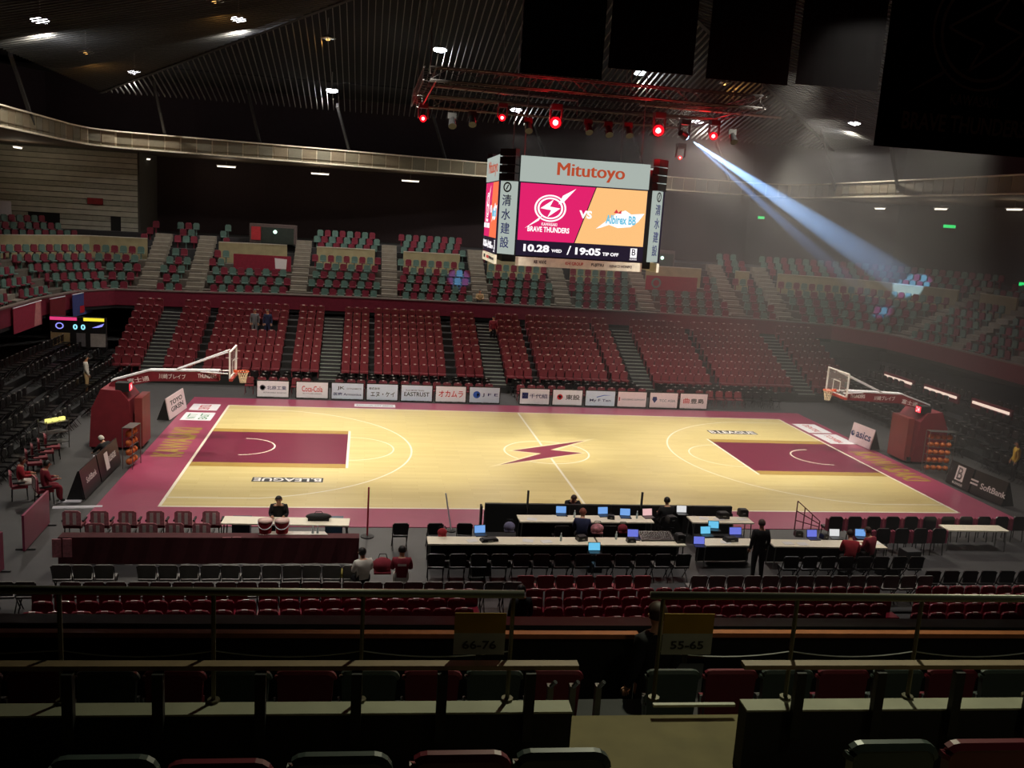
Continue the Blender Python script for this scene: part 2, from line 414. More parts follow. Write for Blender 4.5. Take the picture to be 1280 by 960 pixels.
for i, (p, n, s) in enumerate(walk(GAL, .98, .5)):
    if not (p.y > 1 and seen((p.x, p.y, 13), 60)): continue
    q = p+n*.085
    o = bpy.data.objects.new('panel', pdata[(i*7//5) % 3]); col.objects.link(o); o.parent = gal
    o.location = (q.x, q.y, 12.97); o.rotation_euler = (0, 0, math.atan2(n.y, n.x)-math.pi/2)
m_soffit = mat('gallery_soffit', (98, 84, 70), .85)
mb = MB(); A = GAL; B = offset(FASCIA, 14.0)[:]; B = [(-39, -24), (-39, 22), (-38, 30), (-34, 36.5), (-30, 36.8), (-16, 37.2), (-9, 37.4), (0, 37.4), (8, 37), (15, 36.6), (22, 35.8), (28, 35), (38.5, 28), (39, -24)]
n = len(A); mb.add([(x, y, 12.42) for x, y in A]+[(x, y, 12.42) for x, y in B]+[(x, y, 12.7) for x, y in A]+[(x, y, 12.7) for x, y in B],
    [(i, i+1, n+i+1, n+i) for i in range(n-1)]+[(2*n+i, 2*n+i+1, 3*n+i+1, 3*n+i) for i in range(n-1)])
mb.build('soffit', m_soffit, gal)
m_tube = emit('tube_light_glow', (255, 244, 222), 2.2)
for i, (px, py, yy) in enumerate(((22, 184, 0), (176, 198, 0), (283, 208, 0), (400, 217, 0), (513, 226, 0), (905, 251, 0), (972, 257, 0), (1100, 260.5, 0), (1176, 261, 0), (1268, 261.5, 0))):
    p = atx(px, py, -29.5) if px < 60 else atx(px, py, 29.5) if px > 1000 else aty(px, py, 36 if px > 800 else 32.5)
    rz = 0 if 60 < px < 990 else math.pi/2
    t = thing('ceiling_tube_light', 'long tube light under the gallery, %s one from the left end of the far wall' % nth(i+1), 'light', (p.x, p.y, p.z+.08), rz, 'tube lights under the gallery')
    MB().tube([(0, 0, 0), (0, 0, max(.05, 12.45-p.z))], .02, 5).build('hanger_rod', m_steel, t)
    MB().box((0, 0, -.03), (1.35, .2, .06)).build('fixture_body', m_white, t)
    MB().tube([(-.62, 0, -.1), (.62, 0, -.1)], .05, 8).build('glow_tube', m_tube, t)
    lamp('tube_light_spill', 'POINT', (p.x, p.y, p.z-.35), 40, (255, 236, 206), shadow_soft_size=.3)

# ---- roof: dark hipped ceiling with hanging slats
ZR, SR = 16.0, .24
def roofz(x, y): return ZR+SR*max(0, min(x+25, 26-x, 28-y, y+40))
m_roof = mat('roof_black', (9, 9, 10), .95)
a, b = (.5, 2.5), (.5, -14.5)
C4 = [(-25, 28), (26, 28), (26, -40), (-25, -40)]
mb = MB()
vz = lambda q: (q[0], q[1], roofz(*q)+1.7)
mb.add([vz(C4[0]), vz(C4[1]), vz(C4[2]), vz(C4[3]), vz(a), vz(b)], [(0, 1, 4), (1, 2, 5, 4), (2, 3, 5), (3, 0, 4, 5)])
mb.box((0, 34, 17.8), (84, 12.4, .2)); mb.box((-33, -4, 17.8), (16.5, 70, .2)); mb.box((34, -4, 17.8), (16.5, 70, .2))
roof = structure(mb.build('ceiling', m_roof), 'black hipped roof hung with thin slats')
m_slat = mat('ceiling_slat_grey', (104, 104, 100), .5)
m_slat2 = mat('side_slat_grey', (66, 66, 62), .5)
def slats(name, mk, m=None):
    o = mk.build(name, m or m_slat, roof); o['kind'] = 'stuff'
def beam(mb, p, q, wd, ht):
    p, q = Vector(p), Vector(q); t = (q-p).normalized(); s = t.cross(Vector((0, 0, 1))).normalized()*wd/2; u = Vector((0, 0, ht/2))
    vs = [p-s-u, p+s-u, p+s+u, p-s+u, q-s-u, q+s-u, q+s+u, q-s+u]
    return mb.add(vs, [(0, 1, 2, 3), (7, 6, 5, 4), (0, 4, 5, 1), (1, 5, 6, 2), (2, 6, 7, 3), (3, 7, 4, 0)])
mb = MB(); x = -24.6
while x < 25.8:
    y1 = 28-min(x+25, 26-x)
    beam(mb, (x, max(y1, 2.6)+.05, roofz(x, max(y1, 2.6))-.05), (x, 27.9, roofz(x, 27.9)-.05), .035, .12); x += .36
slats('far_slat', mb)
for sgn, nme in ((-1, 'left_slat'), (1, 'right_slat')):
    mb = MB(); y = -6
    while y < 27.7:
        xe = -25 if sgn < 0 else 26
        run_ = min(25.4, 28-y)
        beam(mb, (xe-sgn*.1, y, roofz(xe, y)-.05), (xe-sgn*run_, y, roofz(xe-sgn*run_, y)-.05), .04, .06); y += .42
    slats(nme, mb, m_slat2)
mb = MB()   # rafters above the slats at the hips and struts from the gallery
for x0, y0 in ((-25, 28), (26, 28)): beam(mb, (x0, y0, ZR-.0), (.5, 2.5, roofz(.5, 2.5)), .25, .3)
for x0, y0 in ((-21, 27.6), (-15, 28.6), (-9, 30), (-2, 31.8), (6, 33), (14, 33.4), (21, 33.5), (25.9, 26), (25.9, 18), (-25.4, 16)):
    beam(mb, (x0, y0+.8, 13.0), (x0*.93-1.6, y0-2.6, roofz(x0*.93-1.6, min(27, y0-2.6))), .16, .22)
mb.build('roof_strut', m_dark, roof)

# high-bay lamps on the slats: white lit ones and amber dim ones
def on_roof(px, py):
    d = ray(px, py); t = 20
    for _ in range(4000):
        p = CAM+d*t
        if p.z > roofz(p.x, p.y)+.55: return p
        t += .02
    return p
m_bulb = emit('lamp_bulb_white', (248, 248, 255), 12); m_bulb_a = emit('lamp_bulb_amber', (255, 196, 110), 2.2)
HOUSE = 2100; GLOW = 75
LAMPS = ((50, 25, 1, 'white lit roof lamp, the one nearest the upper left corner'), (168, 90, 1, 'white lit roof lamp low on the left roof slope'), (298, 24, 1, 'white lit roof lamp near the left hip of the roof'),
    (107, 66, 0, 'dim amber roof lamp between two bright lamps on the left slope'), (268, 2, 0, 'dim amber roof lamp cut by the top edge of the picture'), (410, 49, 0, 'dim amber roof lamp among the far slats, above a bright lamp'),
    (415, 113, 1, 'white lit roof lamp above the left half of the gallery'), (550, 62, 1, 'white lit roof lamp left of the light frame'), (645, 137, 1, 'white lit roof lamp just above the scoreboard, behind the frame'),
    (800, 91, 1, 'white lit roof lamp half hidden by the second hanging flag'), (872, 152, 1, 'small white roof lamp beside the blue beam head'), (1068, 154, 1, 'white lit roof lamp on the right slope beside the big flag'), (905, 105, 0, 'dim amber roof lamp below the third hanging flag'))
for i, (px, py, on, lab) in enumerate(LAMPS):
    p = on_roof(px, py)
    t = thing('roof_lamp', lab, 'lamp', (p.x, p.y, p.z), 0, 'roof lamps')
    MB().tube([(0, 0, .2), (0, 0, 1.15)], .03, 6).build('hanger', m_steel, t)
    MB().lathe([(.08, .26), (.2, .2), (.44, .06), (.44, .04), (.05, .08)], 14).build('reflector', m_steel, t, True)
    MB().ball((0, 0, -.02), (.4, .4, .13) if on else (.12, .12, .06), 14, 6).build('bulb', m_bulb if on else m_bulb_a, t, True)
    lamp('roof_lamp_glow', 'POINT', (p.x, p.y, p.z-.2), GLOW if on else 22, (250, 250, 255) if on else (255, 180, 90), shadow_soft_size=.1)
    if on: lamp('roof_lamp_beam', 'SPOT', (p.x, p.y, p.z-.3), HOUSE*1.15, (255, 246, 236), (p.x, p.y, 0), spot_size=math.radians(150), spot_blend=.6, shadow_soft_size=.2)

# ================================================================== SEATS
def seat_mb(w=.44, back=.46, pan=True):
    """plastic shell seat facing -y, origin on the step under it"""
    mb = MB()
    mb.prism([(-w/2, .42), (w/2, .42), (w/2, .42+back*.86), (w/2*.8, .42+back), (-w/2*.8, .42+back), (-w/2, .42+back*.86)], 'y', .2, .25)
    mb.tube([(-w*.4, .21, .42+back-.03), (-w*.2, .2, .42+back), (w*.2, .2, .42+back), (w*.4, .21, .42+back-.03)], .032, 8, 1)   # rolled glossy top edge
    if pan: mb.box((0, 0, .41), (w, .42, .06)); mb.box((0, -.2, .39), (w*.96, .04, .07))
    mb.box((0, .18, .42+back+.012), (.13, .04, .05), 2)                # pale block, a painted glint on the top edge
    mb.box((-w/2+.03, .1, .2), (.04, .3, .4)); mb.box((w/2-.03, .1, .2), (.04, .3, .4))
    return mb
def pick_biggest(cands, n):
    """split a list of (location, rotation, ...) into the n that show largest in view and the rest"""
    v = [c for c in cands if seen(c[0])]
    v.sort(key=lambda c: (Vector(c[0])-CAM).dot(FWD))
    return v[:n], v[n:]
def join_rest(name, src, rest, mats, label, cat, mi=None):
    mb = MB()
    for c in rest:
        M = Matrix.Translation(Vector(c[0])) @ Matrix.Rotation(c[1], 4, 'Z')
        o = len(mb.v); mb.v += [tuple(M @ Vector(v)) for v in src.v]; mb.f += [tuple(i+o for i in f) for f in src.f]
        mb.m += [mi(c)]*len(src.f) if mi else list(src.m)
    return tag(mb.build(name, mats), label, cat, kind='stuff')

# ---- far lower stand: nine rows of maroon seats on black risers
def topx(px): return aty(px, 391+(px-480)*.045, 18.6).x
LY = [13.0+.7*k for k in range(9)]; LZ = [.45+.3*k for k in range(9)]
stand_aisles = [topx(216), topx(418), topx(607), topx(776), topx(960)]
stand_gaps = [topx(px) for px in (272, 372, 466, 561, 655, 738, 862)]
xl, xr = topx(186)-.9, topx(1020)
st2 = structure(MB().box((0, 12.62, .2), (xr-xl, .1, .4)).build('floor_far_stand', m_black), 'black telescopic risers under the far maroon seats')
for k in range(9):
    MB().box(((xl+xr)/2, LY[k]+.05, LZ[k]-.15), (xr-xl, .7, .3)).build('riser', m_black, st2)
m_nose = mat('step_nosing', (150, 158, 146), .5)
for i, a in enumerate(stand_aisles):
    for k in range(9):
        for h in (0, 1):
            MB().box((a, LY[k]-.3+.35*h, LZ[k]+.02+.15*h-.075), (1.1, .35, .15)).build('stair_block', m_dark, st2)
            MB().box((a, LY[k]-.46+.35*h, LZ[k]+.02+.15*h), (1.1, .035, .03)).build('stair_nosing', m_nose, st2)
MB().box((0, 19.6, 1.5), (xr-xl, .1, 3)).build('back_panel', m_black, st2)
base_seat = seat_mb()
cands = []
edges = sorted(stand_aisles)
for k in range(9):
    blocks = [xl+.2]+edges+[xr]
    for b in range(len(blocks)-1):
        x = blocks[b]+(.25 if b == 0 else .85); n = 0
        while x < blocks[b+1]-(.75 if b < len(edges) else .1):
            for g in stand_gaps:
                if x-.27 < g < x+.27: x = g+.34
            if not (k in (5, 6) and any(abs(x-aty(q, 392, 17.2).x) < .42 for q in (319, 335))):
                n += 1; cands.append(((x, LY[k], LZ[k]), 0, k, b, n))
            x += .5
near, rest = pick_biggest(cands, 300)
BLK = ['block left of the first stair', 'block right of the first stair', 'block right of the second stair', 'block right of the third stair', 'block right of the fourth stair', 'block right of the last stair']
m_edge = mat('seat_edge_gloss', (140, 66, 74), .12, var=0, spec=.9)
m_glint = mat('seat_glint', (206, 176, 174), .3, var=0)
def smooth_edge(me):
    me.polygons.foreach_set('use_smooth', [p.material_index == 1 for p in me.polygons]); return me
sd = smooth_edge(base_seat.data('stadium_chair', [m_seat_m, m_edge, m_glint]))
for loc, rz, k, b, n in near:
    o = bpy.data.objects.new('stadium_chair', sd); col.objects.link(o); o.location = loc
    tag(o, 'maroon seat %s from left, %s row up, far stand %s' % (nth(n), nth(k+1), BLK[b].replace(' of the', ' of')), 'seat', 'maroon seats of the far lower stand')
smooth_edge(join_rest('stadium_chair_rows', base_seat, rest, [m_seat_m, m_edge, m_glint], 'maroon seats in the upper rows of the far lower stand', 'seats').data)

# ---- upper tier seats, green and maroon by turns, facing the court
m_seat_g = mat('green_seat_plastic', (92, 122, 113), .45, var=.1); m_seat_u = mat('upper_maroon_seat', (122, 44, 60), .45, var=.1)
up_seat = MB()
up_seat.prism([(-.2, .4), (.2, .4), (.21, .74), (.14, .84), (-.14, .84), (-.21, .74)], 'y', .16, .24); up_seat.box((0, .06, .42), (.4, .22, .07)); up_seat.box((0, .14, .2), (.08, .1, .4))
SIDE = lambda p: 'left end' if p.x < -23.4 else 'right end' if p.x > 23.6 else 'far side'
cands = []
for k in range(8):
    d, z = (ROWD[k], ROWZ[k]) if k < 5 else (UPD[k-5], UPZ[k-5])
    pl = offset(FASCIA, d); i = 0
    for p, n, s in walk(pl, .53):
        i += 1
        if near_aisle(p) or p.y < -8: continue
        if p.x < -22.5 and p.y > 27.5: continue
        qx = proj((p.x, p.y, z))[0]
        if p.y > 18 and (k >= 3 and (286 < qx < 380 or 800 < qx < 878)): continue      # exit gates and banners stand here
        if not seen((p.x, p.y, z+.6)): continue
        cands.append(((p.x, p.y, z), math.atan2(n.y, n.x)-math.pi/2, k, i % 2 ^ (k % 2), p, s))
cnt = {}; UPN = {}
for c in sorted(cands, key=lambda c: (c[2], c[5])):
    key = (c[2], SIDE(c[4])); cnt[key] = cnt.get(key, 0)+1; UPN[(c[2], c[5])] = cnt[key]
near, rest = pick_biggest(cands, 300)
ud = [up_seat.data('tier_chair', q) for q in (m_seat_g, m_seat_u)]
for loc, rz, k, cc, p, s in near:
    o = bpy.data.objects.new('tier_chair', ud[cc]); col.objects.link(o); o.location = loc; o.rotation_euler = (0, 0, rz)
    tag(o, '%s upper tier seat, %s along %s row of the %s' % ('green' if cc == 0 else 'maroon', nth(UPN[(k, s)]), nth(k+1), SIDE(p)), 'seat', 'green and maroon seats of the upper tier')
join_rest('tier_chair_rows', up_seat, rest, [m_seat_g, m_seat_u], 'green and maroon seats in the back rows of the upper tier', 'seats', lambda c: c[3])

# ---- black floor chairs: three rows in front of the far stand, and the end stands
ch = MB()
ch.prism([(-.2, .5), (.2, .5), (.2, .78), (.16, .83), (-.16, .83), (-.2, .78)], 'y', .19, .22); ch.box((0, 0, .44), (.42, .4, .04))
for sx in (-1, 1):
    ch.tube([(sx*.2, .24, .8), (sx*.2, .1, .42), (sx*.2, -.2, 0)], .012, 4); ch.tube([(sx*.18, -.18, .44), (sx*.18, .2, 0)], .012, 4)
ch.box((0, .18, .84), (.34, .05, .03)); ch.box((0, .175, .85), (.1, .045, .04), 1)  # the small pale block is a painted glint on the chair top
m_chair = mat('black_chair_plastic', (15, 15, 16), .3); m_chair_glint = mat('chair_glint', (150, 150, 148), .3, var=0)
chd = ch.data('floor_chair', [m_chair, m_chair_glint]); chm = ch.data('floor_chair_maroon', [m_seat_m, m_glint])
cands = []
for k, y in enumerate((10.35, 11.2, 12.0)):
    x, n = -13.4, 0
    while x < 15.5:
        n += 1
        if all(abs(x-a) > .6 for a in stand_aisles) and random.random() > .04: cands.append(((x+random.uniform(-.04, .04), y, .02), random.uniform(-.06, .06), 'far', k, n))
        x += .56
# left end stand: rows parallel to the end line climbing away from the court
LEX = [-19.6-.85*k for k in range(5)]; LEZ = [0, .35, .7, 1.05, 1.4]
le = structure(MB().box((-21.3, 3, .01), (.1, 28, .02)).build('floor_left_stand', m_black), 'black risers of the left end stand')
re_ = structure(MB().box((21.3, 2, .01), (.1, 26, .02)).build('floor_right_stand', m_black), 'black risers of the right end stand')
for k in range(1, 5):
    MB().box((LEX[k]-.05, 3.5, LEZ[k]/2), (.85, 25, LEZ[k])).build('riser', m_black, le)
    MB().box((-LEX[k]+.05, 2.5, LEZ[k]/2), (.85, 23, LEZ[k])).build('riser', m_black, re_)
for k in range(5):
    y, n = -7.5, 0
    while y < 15.5:
        n += 1
        if abs(y-3.6) > .6 and random.random() > .05:
            cands.append(((LEX[k], y, LEZ[k]), math.pi/2+random.uniform(-.05, .05), 'left', k, n))
            if -6.5 < y < 13.5: cands.append(((-LEX[k], y, LEZ[k]), -math.pi/2+random.uniform(-.05, .05), 'right', k, n))
        y += .58
near, rest = pick_biggest(cands, 300)
WHR = {'far': 'behind the far adverts', 'left': 'in the left end stand', 'right': 'in the right end stand'}
for loc, rz, wh, k, n in near:
    mar = (wh == 'far' and k == 0)
    o = bpy.data.objects.new('floor_chair', chm if mar else chd); col.objects.link(o); o.location = loc; o.rotation_euler = (0, 0, rz)
    tag(o, '%s folding chair, %s along the %s row %s' % ('maroon' if mar else 'black', nth(n), nth(k+1), WHR[wh]), 'chair', 'folding chairs of the floor rows and end stands')
for wh in ('far', 'left', 'right'):
    rs = [c for c in rest if c[2] == wh]
    if rs: join_rest('floor_chair_rows', ch, rs, [m_chair, m_chair_glint], 'remaining black folding chairs %s' % WHR[wh], 'chairs')

# ================================================================== HANGING SCOREBOARD
SBX, SBY, HW = .32, 0.0, 2.5
sb = thing('scoreboard', 'big four-sided hanging scoreboard with bright screens over centre court', 'scoreboard', (SBX, SBY, 0))
m_sbwhite = emit('lit_white_panel', (196, 208, 200), .72)
m_mag = emit('screen_magenta', (226, 36, 108), 1.0); m_orange = emit('screen_orange', (255, 196, 128), 1.0)
m_night = emit('screen_night', (34, 26, 44), 1.0); m_glow = emit('screen_white', (255, 250, 252), 1.15); m_cyan = emit('screen_blue', (110, 196, 226), 1.0)
m_redlet = emit('rust_red_letter', (188, 78, 48), .9); m_orange2 = emit('screen_orange_red', (255, 120, 80), 1.0)
MB().box((0, 0, 9.9), (2*HW+.9, 3.3, 3.8)).build('core_cabinet', m_black, sb)
def side(name, M, full):
    """one face of the board; local x across, z up, face looks along -y"""
    def T(p): return M @ Vector(p)
    def bx(nm, c, d, m, par):
        mb = MB(); mb.box(c, d); mb.v = [tuple(T(v)) for v in mb.v]; return mb.build(nm, m, par)
    def flat(nm, pts, y, m, par):
        mb = MB(); mb.prism(pts, 'y', y, y-.004); mb.v = [tuple(T(v)) for v in mb.v]; mb.f = [f[::-1] for f in mb.f]; return mb.build(nm, m, par)
    R3 = M.to_3x3(); X, Z = R3 @ Vector((1, 0, 0)), R3 @ Vector((0, 0, 1))
    def tx(b, x, z, w_, h_, m, par, y=-.075, bold=.01): return text(b, T((x, y, z)), X, Z, w_, h_, m, par, 'lettering', bold, .002)
    hd = bx('header_panel', (0, -.03, 11.5), (2*HW, .1, .94), m_sbwhite, sb)
    for dx in (-.02, .0, .02): tx('Mitutoyo', .2+dx, 11.5, 2.6, .62, m_redlet, hd, -.085, 0)
    scn = bx('screen', (0, -.02, 9.65), (2*HW, .08, 2.74), m_night, sb)
    flat('magenta_field', [(-HW+.03, 8.86), (-.28, 8.86), (.42, 10.98), (-HW+.03, 10.98)], -.062, m_mag, scn)
    flat('orange_field', [(-.24, 8.86), (HW-.03, 8.86), (HW-.03, 10.98), (.46, 10.98)], -.062, m_orange if full else m_orange2, scn)
    # round bolt emblem of the home side
    mb = MB(); c = (-1.28, -.07, 10.1)
    for r0, r1 in ((.52, .585), (.4, .47)): mb.ring(c, r0, r1, 0, 2*math.pi, 36, (1.05, 0, 0), (0, 0, .86))
    z0 = 10.1
    mb.poly([(c[0]+x*1.0, -.071, z0+z*.8) for x, z in ((.95, .98), (.5, .33), (.3, .2), (.45, .62))][::-1])
    mb.poly([(c[0]+x, -.071, z0+z*.8) for x, z in ((-.95, -1.0), (-.42, -.6), (-.3, -.35))][::-1])
    for dz in (0,):
        mb.poly([(c[0]+x*.92, -.072, z0+z*.8) for x, z in ((-.42, -.02), (.12, .42), (-.02, .08), (.42, .02), (-.1, -.42), (.04, -.08), (-.14, -.06))][::-1])
    mb.v = [tuple(T(v)) for v in mb.v]; mb.build('bolt_emblem', m_glow, scn)
    tx('KAWASAKI', -1.28, 9.5, .6, .12, m_glow, scn); tx('BRAVE THUNDERS', -1.3, 9.3, 1.62, .2, m_glow, scn, bold=.03)
    tx('VS', .1, 9.95, .5, .3, m_glow, scn, bold=.04)
    mb = MB(); mb.poly([(x, -.07, z) for x, z in ((.55, 9.45), (.95, 9.78), (1.3, 10.05), (1.65, 10.2), (1.9, 10.06), (2.42, 10.12), (2.2, 9.8), (1.9, 9.58), (1.4, 9.52), (1.05, 9.62), (.75, 9.5))][::-1])
    mb.v = [tuple(T(v)) for v in mb.v]; mb.build('visitor_emblem', m_glow, scn)
    tx('Albirex BB', 1.5, 9.83, 1.2, .34, m_cyan, scn, -.078, .03)
    mb = MB(); mb.poly([(x, -.072, z) for x, z in ((1.2, 10.08), (1.3, 10.22), (1.38, 10.1), (1.5, 10.2), (1.5, 10.06))][::-1]); mb.v = [tuple(T(v)) for v in mb.v]; mb.build('emblem_crest', emit('crest_red', (214, 60, 70), 1), scn)
    tx('10.28', -1.72, 8.58, 1.0, .28, m_glow, scn, bold=.04); tx('WED', -.93, 8.52, .4, .12, m_glow, scn, bold=.03); tx('/', -.45, 8.57, .16, .34, m_glow, scn)
    tx('19:05', .3, 8.56, 1.0, .28, m_glow, scn, bold=.04); tx('TIP OFF', 1.2, 8.5, .64, .13, m_glow, scn, bold=.03)
    mb = MB(); mb.box((2.12, -.066, 8.6), (.26, .01, .36)); mb.v = [tuple(T(v)) for v in mb.v]; mb.build('league_badge', m_glow, scn)
    tx('B', 2.12, 8.63, .15, .24, m_night, scn, -.078); tx('B.LEAGUE', 2.12, 8.36, .28, .06, m_glow, scn)
    ft = bx('footer_panel', (0, -.03, 8.06), (2*HW-.02, .1, .34), mat('footer_white', (238, 234, 220), .6), sb)
    tx('AIR WAVE', -1.55, 8.07, .5, .14, m_print_black, ft, -.084, .03); tx('KHI GROUP', -.2, 8.07, .7, .12, m_print_red, ft, -.084, .02)
    tx('FUJITSU', .72, 8.06, .5, .14, m_print_black, ft, -.084, .03); tx('KENKO HONPO', 1.65, 8.06, .9, .1, m_print_black, ft, -.084)
I = Matrix.Identity(4)
side('front', Matrix.Translation((0, -2.0, 0)), True)
side('left', Matrix.Translation((-3.2, 0, 0)) @ Matrix.Rotation(-math.pi/2, 4, 'Z') @ Matrix.Diagonal((.72, 1, 1, 1)), False)
side('right', Matrix.Translation((3.2, 0, 0)) @ Matrix.Rotation(math.pi/2, 4, 'Z') @ Matrix.Diagonal((.72, 1, 1, 1)), False)
side('back', Matrix.Translation((0, 2.0, 0)) @ Matrix.Rotation(math.pi, 4, 'Z'), True)
for cx, cy, rz in ((-2.93, -2.0, -math.pi/4), (2.93, -2.0, math.pi/4), (-2.93, 2.0, -math.pi*.75), (2.93, 2.0, math.pi*.75)):
    M = Matrix.Translation((cx, cy, 0)) @ Matrix.Rotation(rz, 4, 'Z'); R3 = M.to_3x3()
    mb = MB(); mb.box((0, 0, 9.65), (.86, .08, 2.7)); mb.v = [tuple(M @ Vector(v)) for v in mb.v]
    sg = mb.build('corner_sign', m_sbwhite, sb)
    for i, k in enumerate('清水建設'):
        text(k, M @ Vector((0, -.045, 10.3-.52*i)), R3 @ Vector((1, 0, 0)), (0, 0, 1), .42, .42, m_print_navy, sg, 'kanji_letter', .012, .002)
    mb = MB().ring((0, -.046, 10.78), .13, .19, 0, 2*math.pi, 24, (1, 0, 0), (0, 0, 1)); mb.box((0, -.046, 10.78), (.05, .004, .2), ry=.5)
    mb.v = [tuple(M @ Vector(v)) for v in mb.v]; mb.build('round_mark', m_print_black, sg)
    # line-array cabinets above each corner sign
    for i in range(4):
        mb = MB(); mb.prism([(-.36, -.13), (.36, -.13), (.36, .13), (-.36, .13)], 'z', 11.02+.3*i, 11.28+.3*i); mb.v = [tuple(M @ Vector(v)) for v in mb.v]
        mb.build('speaker_cabinet', m_black_gloss, sb)
for x in (-2.3, 2.3):
    for y in (-1.5, 1.5): MB().tube([(x, y, 11.8), (x*.96, y*.96, 20.6)], .022, 5).build('hoist_cable', m_steel, sb)

# ================================================================== LIGHT FRAME OVER THE COURT
def truss_mb(p, q, w_=.42):
    p, q = Vector(p), Vector(q); t = (q-p).normalized(); s = t.cross(Vector((0, 0, 1))).normalized(); L = (q-p).length; mb = MB()
    cor = [s*a*w_/2+Vector((0, 0, b*w_/2)) for a, b in ((-1, -1), (1, -1), (1, 1), (-1, 1))]
    for c in cor: mb.tube([p+c, q+c], .028, 5)
    n = max(2, int(L/.6))
    for i in range(n):
        a, b = p+t*(L*i/n), p+t*(L*(i+1)/n)
        for j in range(4): mb.tube([a+cor[j], b+cor[(j+1) % 4]], .012, 4)
    return mb
tl, tr_ = aty(529, 141, -1).x, aty(905, 166, -1).x
TZ = aty(690, 150, -1).z+.85
fr = thing('light_truss', 'dark steel lighting frame hung above the scoreboard', 'truss', (0, 0, 0))
m_truss = mat('truss_metal', (58, 56, 57), .5, .3)
for p, q in (((tl, -4.2, TZ), (tr_, -4.2, TZ)), ((tl, 4.2, TZ), (tr_, 4.2, TZ)), ((tl, -4.2, TZ), (tl, 4.2, TZ)), ((tr_, -4.2, TZ), (tr_, 4.2, TZ)), ((tl, 0, TZ), (tr_, 0, TZ))):
    truss_mb(p, q).build('truss_beam', m_truss, fr)
for (a, b, y) in (((535, 107), (722, 126), 0), ((799, 131), (976, 147), 0), ((545, 84), (640, 92), 2)):
    MB().tube([aty(*a, y), aty(*b, y)], .05, 6).build('bright_pipe', mat('pale_pipe', (170, 166, 160), .35, .5), fr)
for x in (tl, -2.2, 1.2, 5, tr_):
    for y in (-4.2, 4.2): MB().tube([(x, y, TZ), (x, y, roofz(x, y)+.1)], .015, 4).build('hanging_cable', m_steel, fr)
m_redlens = emit('red_lens', (255, 8, 22), 3); m_redcore = emit('red_lens_core', (255, 200, 196), 3); m_bluelens = emit('blue_lens', (170, 210, 255), 9)
HEADS = ((529, 148, 1, 3.2, (.3, 0)), (628, 147, 1, 3.2, (.15, 0)), (695, 153, 1.5, -4.2, (0, 0)), (824, 163, 1.5, -4.2, (-.1, 0)), (893, 170, 1.1, 0, (-.3, 0)), (851, 197, .55, 4.2, (0, 0)))
def moving_head(px, py, y, lens, lab, r=.15, aim=(0, -1, -.15)):
    p = aty(px, py, y); t = thing('moving_head_light', lab, 'stage light', (p.x, p.y, p.z), 0, 'moving head lights on the frame')
    MB().box((0, .1, .52), (.38, .34, .2)).build('base_box', m_black_gloss, t)
    for s in (-1, 1): MB().box((s*.2, .1, .24), (.05, .14, .46)).build('yoke_arm', m_black_gloss, t)
    d = Vector(aim).normalized(); hd = MB().tube([-d*.3+Vector((0, .1, 0)), d*.08+Vector((0, .1, 0)), d*.1+Vector((0, .1, 0))], [r*.75, r, r*1.05], 12).build('head_shell', m_black_gloss, t)
    MB().ball(d*.12+Vector((0, .1, 0)), (r*.9, r*.9, r*.9), 12, 6).build('lens', lens, hd, True)
    if lens is m_redlens: MB().ball(d*(.12+r*.55)+Vector((0, .1, 0)), (r*.5, r*.5, r*.5), 10, 6).build('hot_core', m_redcore, hd, True)
    return p+d*.3
for i, (px, py, k, y, _) in enumerate(HEADS):
    q = moving_head(px, py, y, m_redlens, 'glowing red moving head light on the frame, %s from the left' % nth(i+1), .13*k+.02, CAM-aty(px, py, y))
    lamp('red_head_glow', 'POINT', (q.x, q.y-.05, q.z), 60*k*k, (255, 24, 36), shadow_soft_size=.1)
BEAM0 = aty(859, 172, 0); BEAM1 = atx(1128, 358, 27.6)
bd = (BEAM1-BEAM0).normalized()
moving_head(856, 169, 0, m_bluelens, 'moving head light throwing the blue white beam to the right', .16, bd)
BEAM_P = 420000
lamp('blue_beam', 'SPOT', BEAM0+bd*.34, BEAM_P, (150, 196, 255), BEAM1+Vector((.2, .1, .3)), spot_size=math.radians(4.4), spot_blend=.35, shadow_soft_size=.03)
lamp('blue_beam', 'SPOT', BEAM0+bd*.34, BEAM_P*.4, (140, 185, 255), BEAM1+Vector((-1.5, -.6, -1.7)), spot_size=math.radians(2.8), spot_blend=.6, shadow_soft_size=.03)
b0 = aty(853, 178, 4); star = aty(575, 345, 25.6)
lamp('star_beam', 'SPOT', aty(629, 150, 3.8), 26000, (120, 170, 255), star, spot_size=math.radians(4.2), spot_blend=.5, shadow_soft_size=.03)
lamp('red_wash', 'SPOT', aty(824, 166, -3.6), 5200, (255, 30, 40), (12.5, 21.5, 2.6), spot_size=math.radians(34), spot_blend=1, shadow_soft_size=.1)
# other dark fixtures under the frame
for i, (px, py) in enumerate(((565, 152), (590, 150), (660, 158), (735, 160), (760, 163), (785, 164), (915, 172))):
    p = aty(px, py, -3.9); o = thing('stage_lamp', 'unlit black stage lamp under the frame, %s from the left' % nth(i+1), 'stage light', p, 0, 'unlit stage lamps')
    MB().tube([(0, 0, .1), (0, -.25, -.18)], [.1, .14], 10).build('lamp_barrel', m_black_gloss, o); MB().box((0, .02, .2), (.3, .05, .2)).build('bracket', m_black, o)

